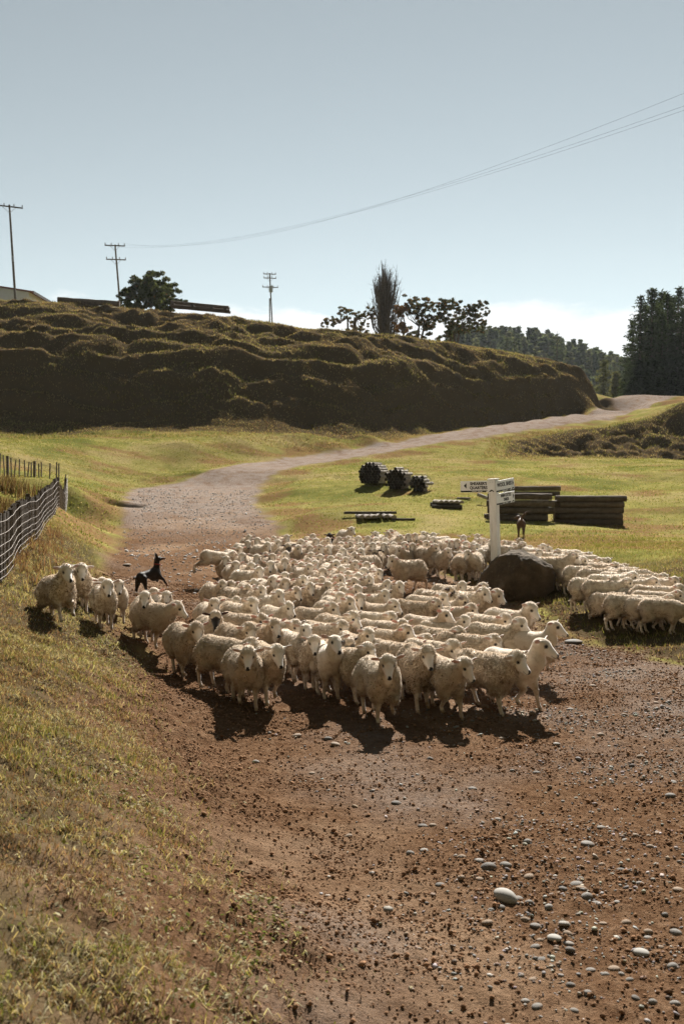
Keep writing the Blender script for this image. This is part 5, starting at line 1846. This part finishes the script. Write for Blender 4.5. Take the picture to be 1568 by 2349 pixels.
# ------------------------------------------------------------------ trees
BARK = woodmat('tree_bark', (.075, .058, .045), (.15, .12, .095), 3)
GUM_LEAF = leafy('gum_leaves', None, .35, .2, 'tint')
NEEDLES = leafy('conifer_needles', None, .40, .2, 'tint')


def leaf_quads(C, D, ln, wd, rng):
    """leaf blades at C pointing along D"""
    n = len(C)
    D = D / np.maximum(np.linalg.norm(D, axis=1), 1e-6)[:, None]
    S = np.cross(D, rng.normal(0, 1, (n, 3))); S /= np.maximum(np.linalg.norm(S, axis=1), 1e-6)[:, None]
    V = np.stack([C - D * ln[:, None] * .5, C + S * wd[:, None] * .5, C + D * ln[:, None] * .5, C - S * wd[:, None] * .5], 1).reshape(-1, 3)
    return V, np.arange(n)[:, None] * 4 + np.arange(4)


def gum_tree(sx, sybase, Y, clusters, ox, oy, sc, label, name='gum_tree', dens=1.0, rust=.1, trunks=2):
    """clusters: (px, py, radius) in an enlarged crop with origin ox, oy and scale sc"""
    rng = np.random.default_rng(int(sx))
    bx, _, _ = at(sx / K, sybase / K, Y)
    bz = ground1(bx, Y) - .3
    root = empty(name, (bx, Y, bz))
    o0 = np.array((bx, Y, bz))
    k = Y / 2489
    Cs, g = [], MB()
    Vs, Ts = [], []
    hubs = [np.array((rng.normal(0, .6), rng.normal(0, .5), (at(sx / K, sybase / K, Y)[2] - bz) + 1.6)) for _ in range(trunks)]
    for h in hubs:
        g.tube([(h[0] * .2, h[1] * .2, 0), tuple(h * .55), tuple(h)], [.24, .18, .12], 7)
    for px, py, r in clusters:
        c = np.array(at((ox + px * sc) / K, (oy + py * sc) / K, Y)) - o0
        rr = r * sc * k * 1.55
        c[1] += rng.uniform(-1.6, 1.6) * max(rr, .8)
        h = min(hubs, key=lambda q: np.linalg.norm(q - c))
        mid = h + (c - h) * .55 + np.array((rng.normal(0, .25), rng.normal(0, .25), -.10 * np.linalg.norm(c - h)))
        g.tube([tuple(h), tuple(mid), tuple(c)], [.085, .05, .015], 5)
        for _ in range(4):
            e = c + rng.normal(0, rr * .5, 3)
            g.tube([tuple(mid + (c - mid) * .6), tuple(e)], [.02, .008], 4)
        # sub-clumps, flattened like gum foliage
        for _ in range(max(6, int(15 * dens))):
            cc = c + np.clip(rng.normal(0, 1, 3), -1.5, 1.5) * np.array((.56, .6, .42)) * rr
            n = int(52 * dens * max(.5, rr) ** 1.3)
            q = rng.normal(0, 1, (n, 3)); q /= np.linalg.norm(q, axis=1)[:, None]
            q = q * (rng.random((n, 1)) ** .45) * np.array((.30, .30, .17)) * rr + cc
            d = rng.normal(0, 1, (n, 3)) + np.array((0, 0, -.6))
            V, F = leaf_quads(q, d, rng.uniform(.22, .42, n), rng.uniform(.10, .19, n), rng)
            base = np.where(rng.random((n, 1)) < rust, np.array((.19, .10, .045)), np.array((.065, .078, .035)))
            t = base * rng.uniform(.6, 1.5, (n, 1))
            Vs.append(V); Ts.append(np.repeat(t, 4, 0))
    V = np.concatenate(Vs)
    g.build('trunk', BARK, root)
    link('crown', mesh_np('crown', V, [np.arange(len(V)).reshape(-1, 4)], GUM_LEAF, False, np.concatenate(Ts)), root)
    tag(root, label, 'tree')


gum_tree(388, 770, 130, [(800, 600, 50), (870, 592, 55), (930, 622, 45), (860, 640, 60), (725, 650, 45), (755, 622, 25), (980, 668, 34), (800, 690, 50), (890, 700, 60), (930, 704, 40), (720, 702, 18), (835, 615, 45), (700, 655, 25), (905, 650, 40)], 0, 450, .4464, 'round topped dark tree on the ridge between two power poles', 'round_tree', 1.1, .03)
gum_tree(872, 820, 150, [(90, 572, 38), (140, 560, 28), (225, 500, 42), (210, 540, 22), (330, 530, 42), (395, 540, 22), (440, 500, 32), (300, 622, 50), (390, 602, 28), (460, 560, 28), (40, 612, 22), (370, 640, 40), (250, 490, 20), (120, 600, 16)], 800, 640, .2806, 'low open gum tree left of the bare poplar', dens=.75, rust=.35, trunks=3)
gum_tree(1040, 845, 142, [(800, 420, 48), (850, 440, 45), (930, 430, 48), (1000, 450, 42), (760, 470, 36), (880, 520, 46), (900, 560, 42), (960, 600, 46), (830, 660, 62), (930, 670, 62), (990, 540, 36), (780, 510, 20), (870, 470, 30)], 800, 640, .2806, 'spreading gum tree right of the bare poplar with rusty top leaves', dens=.85, rust=.3)
gum_tree(1135, 855, 146, [(1100, 420, 42), (1130, 450, 36), (1190, 440, 40), (1080, 530, 55), (1070, 580, 46), (1150, 640, 54), (1210, 700, 62), (1130, 720, 54), (1280, 540, 52), (1330, 560, 52), (1240, 500, 34), (1380, 440, 40), (1420, 450, 40), (1340, 450, 34), (1475, 515, 20), (1400, 520, 26), (1430, 602, 30), (1310, 630, 42), (1440, 660, 22), (1360, 630, 26), (1300, 480, 18)], 800, 640, .2806, 'wide ragged gum tree with gaps, rightmost on the ridge', dens=.85, rust=.2, trunks=3)
gum_tree(1001, 838, 141, [(700, 650, 40), (690, 480, 34), (720, 470, 34), (705, 520, 25), (730, 640, 34)], 800, 640, .2806, 'reddish brown bush tight against the foot of the poplar', 'russet_bush', dens=1.0, rust=.9, trunks=1)


def poplar():
    rng = np.random.default_rng(77)
    sx, Y = 963, 146
    top = at(952 / K, 650 / K, Y)[2]
    bx = at(sx / K, 830 / K, Y)[0]
    bz = ground1(bx, Y) - .3
    root = empty('bare_poplar', (bx, Y, bz))
    H = top - bz
    g = MB()
    g.tube([(0, 0, 0), (.05, 0, H * .25), (-.1, 0, H * .55), (-.6, 0, H)], [.55, .42, .25, .03], 8)
    g.build('trunk', BARK, root)
    g = MB()
    tw = MB()
    for i in range(210):
        z0 = H * rng.uniform(.06, .62)
        a = rng.uniform(0, 6.283)
        hh = H * (1.02 - .16 * rng.random()) * (1 - .25 * rng.random() ** 2)
        sp = rng.uniform(.4, 2.5)
        ze = min(hh, z0 + H * rng.uniform(.2, .5))
        sp *= 1.35 - .70 * (ze / H) ** 2
        e = np.array((math.cos(a) * sp, math.sin(a) * sp, ze))
        s = np.array((0, 0, z0))
        m = s * .5 + e * .5 + np.array((math.cos(a), math.sin(a), -.3)) * sp * .22
        g.tube([tuple(s), tuple(m), tuple(e)], [.10, .065, .016], 4, False)
        for _ in range(14):
            t = rng.uniform(.25, 1)
            p = (s * (1 - t) ** 2 + 2 * m * t * (1 - t) + e * t * t)
            q = p + np.array((rng.normal(0, .34), rng.normal(0, .34), rng.uniform(.4, 1.2)))
            tw.tube([tuple(p), tuple(q)], [.026, .008], 3, False)
    g.build('branches', BARK, root)
    tag(tw.build('twigs', BARK, root), kind='stuff')
    tag(root, 'tall narrow leafless poplar standing on the ridge', 'tree')


poplar()


def conifer_parts(H, rbase, seed, whorls=34, per=6, clump=5, bare=.12, tipw=.35, leaf=.55, col=(.030, .042, .022)):
    rng = np.random.default_rng(seed)
    g = MB()
    g.tube([(0, 0, -.6), (0, 0, H * .5), (rng.normal(0, .1), 0, H)], [H * .020, H * .013, .03], 7)
    C, D, LN = [], [], []
    for w in range(whorls):
        f = bare + (1 - bare) * (w / whorls) ** .92
        z = H * f
        ln = rbase * ((1 - f) ** .75 * .95 + .05) * (1.15 if f > .3 else .8 + f)
        for k in range(per):
            a = rng.uniform(0, 6.283)
            L = ln * rng.uniform(.45, 1.2)
            up = rng.uniform(-.25, .22)
            d = np.array((math.cos(a), math.sin(a), up))
            tip = np.array((0, 0, z)) + d * L
            if L > 1.2: g.tube([(0, 0, z), tuple(np.array((0, 0, z)) + d * L * .9)], [.05, .015], 3, False)
            nn = max(2, int(clump * (L / rbase) * 2.0))
            for t in np.linspace(.22, 1, nn):
                p = np.array((0, 0, z)) + d * L * t
                m = 7
                C.append(p + rng.normal(0, .24, (m, 3)) * np.array((1, 1, .5)))
                D.append(d * .8 + rng.normal(0, .55, (m, 3)))
                LN.append(rng.uniform(.6, 1.25, m) * leaf)
    C, D, LN = np.concatenate(C), np.concatenate(D), np.concatenate(LN)
    V, F = leaf_quads(C, D, LN, LN * tipw, rng)
    t = np.repeat(np.array(col) * rng.uniform(.55, 1.6, (len(C), 1)), 4, 0)
    return g, V, F, t


def conifers():
    protos = []
    for s, (H, rb, br) in enumerate(((18, 3.4, .34), (17, 3.0, .40), (19, 3.8, .30), (16, 2.8, .36))):
        g, V, F, t = conifer_parts(H, rb, 900 + s, 24, 5, 4, br)
        tr = g.build('trunk', BARK, None)
        protos.append((tr, mesh_np('crown', V, [F], NEEDLES, False, t), H))
    # tops seen in the photograph: x, y of the tip, distance
    L = [(1600, 735, 160, 2, 'left edge pine of the dark grove, with side boughs reaching over the sky'), (1629, 720, 158, 1, 'second pine from the left edge of the dark grove'), (1652, 726, 168, 3, 'slim pine set back in the dark grove, behind the leftmost tall ones'), (1668, 730, 160, 0, 'shorter pine in the dip of the dark grove skyline'), (1695, 714, 156, 2, 'tallest pine at the right of the dark grove'), (1612, 760, 172, 1, None), (1640, 745, 176, 0, None), (1680, 740, 174, 3, None), (1720, 718, 166, 1, None), (1745, 730, 158, 0, None), (1580, 800, 168, 3, 'low pine at the foot of the dark grove on its left'), (1655, 780, 152, 1, None), (1706, 770, 150, 3, None)]
    used = set()
    for sx, sy, Y, k, lab in L:
        x, _, zt = at(sx / K, sy / K, Y)
        z = ground1(x, Y) - .3
        tr, cr, H = protos[k]
        root = empty('pine_tree', (x, Y, z), random.uniform(0, 6.28))
        if k in used:
            o = tr.copy(); COL.objects.link(o)
        else:
            o = tr; used.add(k)
        o.parent = root
        link('crown', cr, root)
        s = (zt - z) / H
        root.scale = (s, s, s)
        tag(root, lab or 'dark pine tree inside the dense grove at the right', 'tree', None if lab else 'pines inside the dark grove')
    g, V, F, t = conifer_parts(6.5, 2.1, 980, 20, 7, 5, .04)
    yt, yc = g.build('trunk', BARK, None), mesh_np('crown', V, [F], NEEDLES, False, t)
    for i, (sx, Y, s) in enumerate(((1572, 158, .9), (1590, 154, 1.1), (1606, 156, 1.0), (1622, 152, 1.2), (1640, 155, 1.0), (1655, 150, 1.15), (1672, 153, 1.1), (1690, 150, 1.2), (1705, 152, 1.0), (1722, 150, 1.1), (1598, 165, 1.3), (1632, 166, 1.35), (1664, 164, 1.4), (1698, 163, 1.3))):
        x = at(sx / K, 950, Y)[0]
        root = empty('young_pine', (x, Y, ground1(x, Y) - .2), random.uniform(0, 6)); root.scale = (s, s, s)
        tr = yt if i == 0 else yt.copy()
        if i: COL.objects.link(tr)
        tr.parent = root; link('crown', yc, root)
        tag(root, 'dark young pine filling the shade under the tall grove', 'tree', 'young pines under the grove')
    # single trees nearer than the wood
    for sx, sy, Y, H0, lab, col in ((1509, 897, 205, 15, 'thin conifer with tiered boughs between the hill end and the dark grove', (.10, .105, .055)), (1392, 828, 300, 22, 'taller conifer standing up out of the far wood', (.05, .065, .042)), (1285, 838, 270, 16, 'dark conifer clump tip just above the hill crest', (.05, .065, .042)), (1266, 838, 272, 15, 'slightly left conifer of the dark pair above the hill crest', (.05, .065, .042)), (1470, 950, 215, 12, 'lower pale green conifer beside the hill end', (.12, .12, .06)), (1540, 930, 190, 12, 'sunlit conifer at the left foot of the dark grove', (.12, .12, .06))):
        x, _, zt = at(sx / K, sy / K, Y)
        z = ground1(x, Y) - .3
        H = max(zt - z, 6)
        g, V, F, t = conifer_parts(H, H * .20, int(sx), 30, 6, 5, .05, .35, .6, col)
        root = empty('conifer', (x, Y, z))
        g.build('trunk', BARK, root)
        link('crown', mesh_np('crown', V, [F], NEEDLES, False, t), root)
        tag(root, lab, 'tree')
    # the far wood: one mass
    rng = np.random.default_rng(55)
    pr = []
    for s in range(5):
        g, V, F, t = conifer_parts(9, 1.75, 950 + s, 15, 5, 3, .03, .5, .95, (.120, .130, .075) if s % 2 else (.075, .095, .062))
        pr.append((V, t))
    Vs, Ts = [], []
    n = 0
    while n < 1150:
        Y = 438 - 200 * rng.random() ** 1.7
        sx = rng.uniform(1120, 1720)
        x = at(sx / K, 900, Y)[0]
        dd = rng.random()
        V, t = pr[rng.integers(5)]
        z = ground1(x, Y)
        a = rng.uniform(0, 6.28); s = rng.uniform(.75, 1.35)
        c_, s_ = math.cos(a) * s, math.sin(a) * s
        W = np.stack([V[:, 0] * c_ - V[:, 1] * s_ + x, V[:, 0] * s_ + V[:, 1] * c_ + Y, V[:, 2] * s + z - .3], 1)
        Vs.append(W); Ts.append(t * rng.uniform(.7, 1.5)); n += 1
    V = np.concatenate(Vs)
    o = link('forest', mesh_np('forest', V, [np.arange(len(V)).reshape(-1, 4)], NEEDLES, False, np.concatenate(Ts)))
    tag(o, kind='stuff')


conifers()
# ------------------------------------------------------------------ the two sheepdogs
def dog_material(name, coat, second):
    t = NT(name)
    part = t.n('ShaderNodeAttribute', attribute_name='part')
    a, b, s = t.sep(part.outputs[0])[:3]
    co = t.n('ShaderNodeTexCoord').outputs['Object']
    n = t.noise(co, 40, 4, .7)
    c = t.mix(n, coat, tuple(q * 1.5 for q in coat))
    c = t.mix(a, c, second)
    c = t.mix(b, c, (.01, .01, .01))
    return t.done(t.bsdf(c, .6, t.bump(n, .4, .01), .12))


def dog(name, label, pos_, rz, sc, mat, head, ears, tail, legs, pitch=0.0):
    F = Field((-.75, -.35, -.25), (.75, .35, 1.15), .011)
    # trunk: deep chest, tucked belly
    F.cone((.16, 0, .53), (.20, 0, .50), .120, .125, .04)
    F.ball((.15, 0, .485), (.16, .105, .150), .05)
    F.cone((.14, 0, .54), (-.26, 0, .56), .115, .085, .05)
    F.ball((-.27, 0, .53), (.12, .095, .115), .05)
    f, l, u = rotm(head['yaw'], head['pitch'])
    hp = np.array(head['pos'])
    F.cone((.24, 0, .57), hp - f * .03, .085, .062, .05)
    F.ball(hp, (.075, .062, .060), .03, (f, l, u))
    F.cone(hp + f * .05 - u * .01, hp + f * .155 - u * .025, .042, .027, .025)
    F.ball(hp + f * .165 - u * .022, (.014, .018, .014), .01, (f, l, u))
    for s in (-1, 1):
        e0 = hp + l * s * .042 + u * .042 - f * .02
        if ears == 'up':
            tip = e0 + u * .115 + l * s * .038 - f * .01
            F.cone(e0, e0 * .5 + tip * .5, .032, .023, .012, (1, 1, 1)); F.cone(e0 * .5 + tip * .5, tip, .023, .011, .01)
        else:
            F.cone(e0 - u * .01, e0 + l * s * .045 - u * .035, .026, .020, .012)
    for hip, kn, ft, front in legs:
        hip, kn, ft = map(np.array, (hip, kn, ft))
        F.cone(hip, kn, .070 if front else .085, .032, .04)
        F.cone(kn, ft, .031, .021, .02)
        F.cone(ft, ft + np.array((.035, 0, -.008)), .024, .021, .012)
    for a, b, ra, rb in tail:
        F.cone(a, b, ra, rb, .02)
    V, Q = F.mesh()
    V = relax(V, Q, 1, .4)
    sf = (V - hp) @ f
    tan = sstep(.22, .16, V[:, 2])
    tan = np.maximum(tan, sstep(.08, .11, sf) * sstep(0, -.02, (V - hp) @ u) * (np.linalg.norm(V - hp, axis=1) < .2))
    nose = sstep(.160, .168, sf) * (np.linalg.norm(V - hp, axis=1) < .2)
    part = np.stack([tan, nose, 0 * nose], 1)
    W = np.stack([V[:, 1], -V[:, 0], V[:, 2]], 1)
    o = link(name, mesh_np(name, W, Q[:, ::-1], mat, True, part, 'part'), None, pos_, rz, sc)
    o.rotation_euler = (pitch, 0, rz)
    tag(o, label, 'dog')
    nodes = []
    for s in (-1, 1):
        p = hp + f * .055 + l * s * .046 + u * .018
        link('eye', EYE_ME, o, (p[1], -p[0], p[2])).scale = (.75,) * 3
    if name == 'black_dog':
        g = MB()
        c0 = (np.array((.24, 0, .57)) * .45 + hp * .55)
        ax_ = hp - np.array((.24, 0, .57)); ax_ /= np.linalg.norm(ax_)
        s1 = np.cross(ax_, (0, 1, 0)); s1 /= np.linalg.norm(s1); s2 = np.cross(ax_, s1)
        pts = [c0 + (s1 * math.cos(t) + s2 * math.sin(t)) * .083 for t in np.linspace(0, 6.283, 21)]
        g.tube([(p[1], -p[0], p[2]) for p in pts], .013, 6, False)
        g.build('collar', plain('dog_collar', (.30, .05, .04), .5), o, True)
    return o


BLACKDOG = dog_material('black_and_tan_coat', (.020, .015, .012), (.20, .085, .035))
BROWNDOG = dog_material('brown_coat', (.085, .052, .034), (.10, .06, .035))
Yd = 23.6
xd, yd, zd = at(381 / K, 1500 / K, Yd)
zd = ground1(xd, yd)
dog('black_dog', 'black and tan sheepdog with pricked ears springing along the left of the flock', (xd, yd, zd + .07), R(142), .98, BLACKDOG,
    dict(pos=(.34, -.01, .84), yaw=R(-30), pitch=R(-4)), 'up', [((-.38, 0, .56), (-.46, .01, .57), .020, .016), ((-.46, .01, .57), (-.50, .015, .54), .016, .010)],
    [((.20, .08, .46), (.30, .09, .30), (.40, .08, .40), True), ((.20, -.08, .46), (.34, -.09, .33), (.43, -.09, .16), True),
     ((-.27, .08, .50), (-.38, .085, .26), (-.40, .085, .02), False), ((-.25, -.08, .50), (-.24, -.09, .27), (-.17, -.09, .04), False)], R(-10))
xd, yd, zd = hit(1301 / K, 1346 / K, 30, 60)
dog('brown_dog', 'brown sheepdog seen from behind with its tail raised, on the grass behind the flock', (xd, yd, ground1(xd, yd) + .02), R(172), 1.08, BROWNDOG,
    dict(pos=(.36, .10, .70), yaw=R(50), pitch=R(8)), 'fold', [((-.36, 0, .60), (-.40, -.01, .76), .040, .038), ((-.40, -.01, .76), (-.43, -.12, .88), .038, .032), ((-.43, -.12, .88), (-.43, -.24, .95), .032, .018)],
    [((.20, .08, .46), (.20, .085, .26), (.26, .08, .03), True), ((.20, -.08, .46), (.26, -.085, .28), (.24, -.08, .12), True),
     ((-.27, .08, .50), (-.36, .085, .27), (-.30, .08, .05), False), ((-.27, -.08, .50), (-.40, -.085, .25), (-.38, -.085, .02), False)])
# ------------------------------------------------------------------ light, sky, camera
SUN_EL, SUN_AZ = R(38), R(12)


def sky_and_sun():
    w = bpy.data.worlds.new('World'); scene.world = w
    w.use_nodes = True
    nt = w.node_tree; nt.nodes.clear()
    t = NT.__new__(NT); t.t = nt
    out = nt.nodes.new('ShaderNodeOutputWorld')
    sky = t.n('ShaderNodeTexSky', sky_type='NISHITA', sun_disc=False)
    sky.sun_elevation, sky.sun_rotation = SUN_EL, SUN_AZ
    sky.air_density, sky.dust_density, sky.ozone_density, sky.altitude = 1.0, .1, 1.0, 4500
    hs = t.n('ShaderNodeHueSaturation'); hs.inputs['Saturation'].default_value = .46
    nt.links.new(sky.outputs[0], hs.inputs['Color'])
    d = t.n('ShaderNodeTexCoord').outputs['Generated']
    sx = t.n('ShaderNodeSeparateXYZ'); nt.links.new(d, sx.inputs[0])
    mp = t.n('ShaderNodeMapping'); mp.inputs['Scale'].default_value = (9, 9, 22); nt.links.new(d, mp.inputs[0])
    n = t.noise(mp.outputs[0], 1.0, 6, .6)
    e = t.math('ADD', sx.outputs[2], t.math('MULTIPLY', t.math('SUBTRACT', n, .5), -.075))
    cl = t.math('MULTIPLY', t.step(e, .166, .150), t.step(sx.outputs[2], -.01, .04))
    n2 = t.noise(mp.outputs[0], 3.0, 5, .6)
    cloud = t.mix(n2, (6.4, 6.6, 6.9), (9.0, 9.0, 8.8))
    c = t.mix(1.0, hs.outputs[0], (.90, .93, .80), 'MULTIPLY')
    c = t.mix(t.math('MULTIPLY', cl, .85), c, cloud)
    bg = t.n('ShaderNodeBackground'); bg.inputs['Strength'].default_value = SKY
    nt.links.new(c, bg.inputs['Color'])
    nt.links.new(bg.outputs[0], out.inputs[0])
    L = bpy.data.lights.new('sun', 'SUN')
    L.energy, L.angle, L.color = SUN, R(.55), (1, .95, .87)
    o = bpy.data.objects.new('sun', L); COL.objects.link(o)
    dr = Vector((math.sin(SUN_AZ) * math.cos(SUN_EL), math.cos(SUN_AZ) * math.cos(SUN_EL), math.sin(SUN_EL)))
    o.rotation_euler = dr.to_track_quat('Z', 'Y').to_euler()


SKY, SUN = .05, 5.0


def haze():
    t = NT('thin_air')
    v = t.n('ShaderNodeVolumePrincipled')
    v.inputs['Color'].default_value = (.88, .94, 1, 1)
    v.inputs['Density'].default_value = .00006
    v.inputs['Anisotropy'].default_value = .25
    t.t.links.new(v.outputs[0], t.out.inputs['Volume'])
    g = MB(); g.box((0, 250, 75), (2400, 1100, 190))
    o = g.build('haze', t.m); tag(o, kind='stuff')


haze()
sky_and_sun()
cam = bpy.data.cameras.new('camera')
cam.sensor_fit, cam.sensor_height, cam.lens = 'VERTICAL', 36.0, 36.0 * FOC / 2349
cam.clip_start, cam.clip_end = .1, 3000
cam.dof.use_dof, cam.dof.focus_distance, cam.dof.aperture_fstop = True, 15.0, 2.8
co = bpy.data.objects.new('camera', cam); COL.objects.link(co)
co.location = (0, 0, CAM_H)
co.rotation_euler = (R(90) - PITCH, 0, 0)
scene.camera = co
vs = scene.view_settings
vs.view_transform, vs.look, vs.exposure, vs.gamma = 'Standard', 'None', 1.46, 1.0
scene.cycles.max_bounces = 8
scene.cycles.diffuse_bounces = 4
scene.cycles.transparent_max_bounces = 16
scene.cycles.use_denoising = True
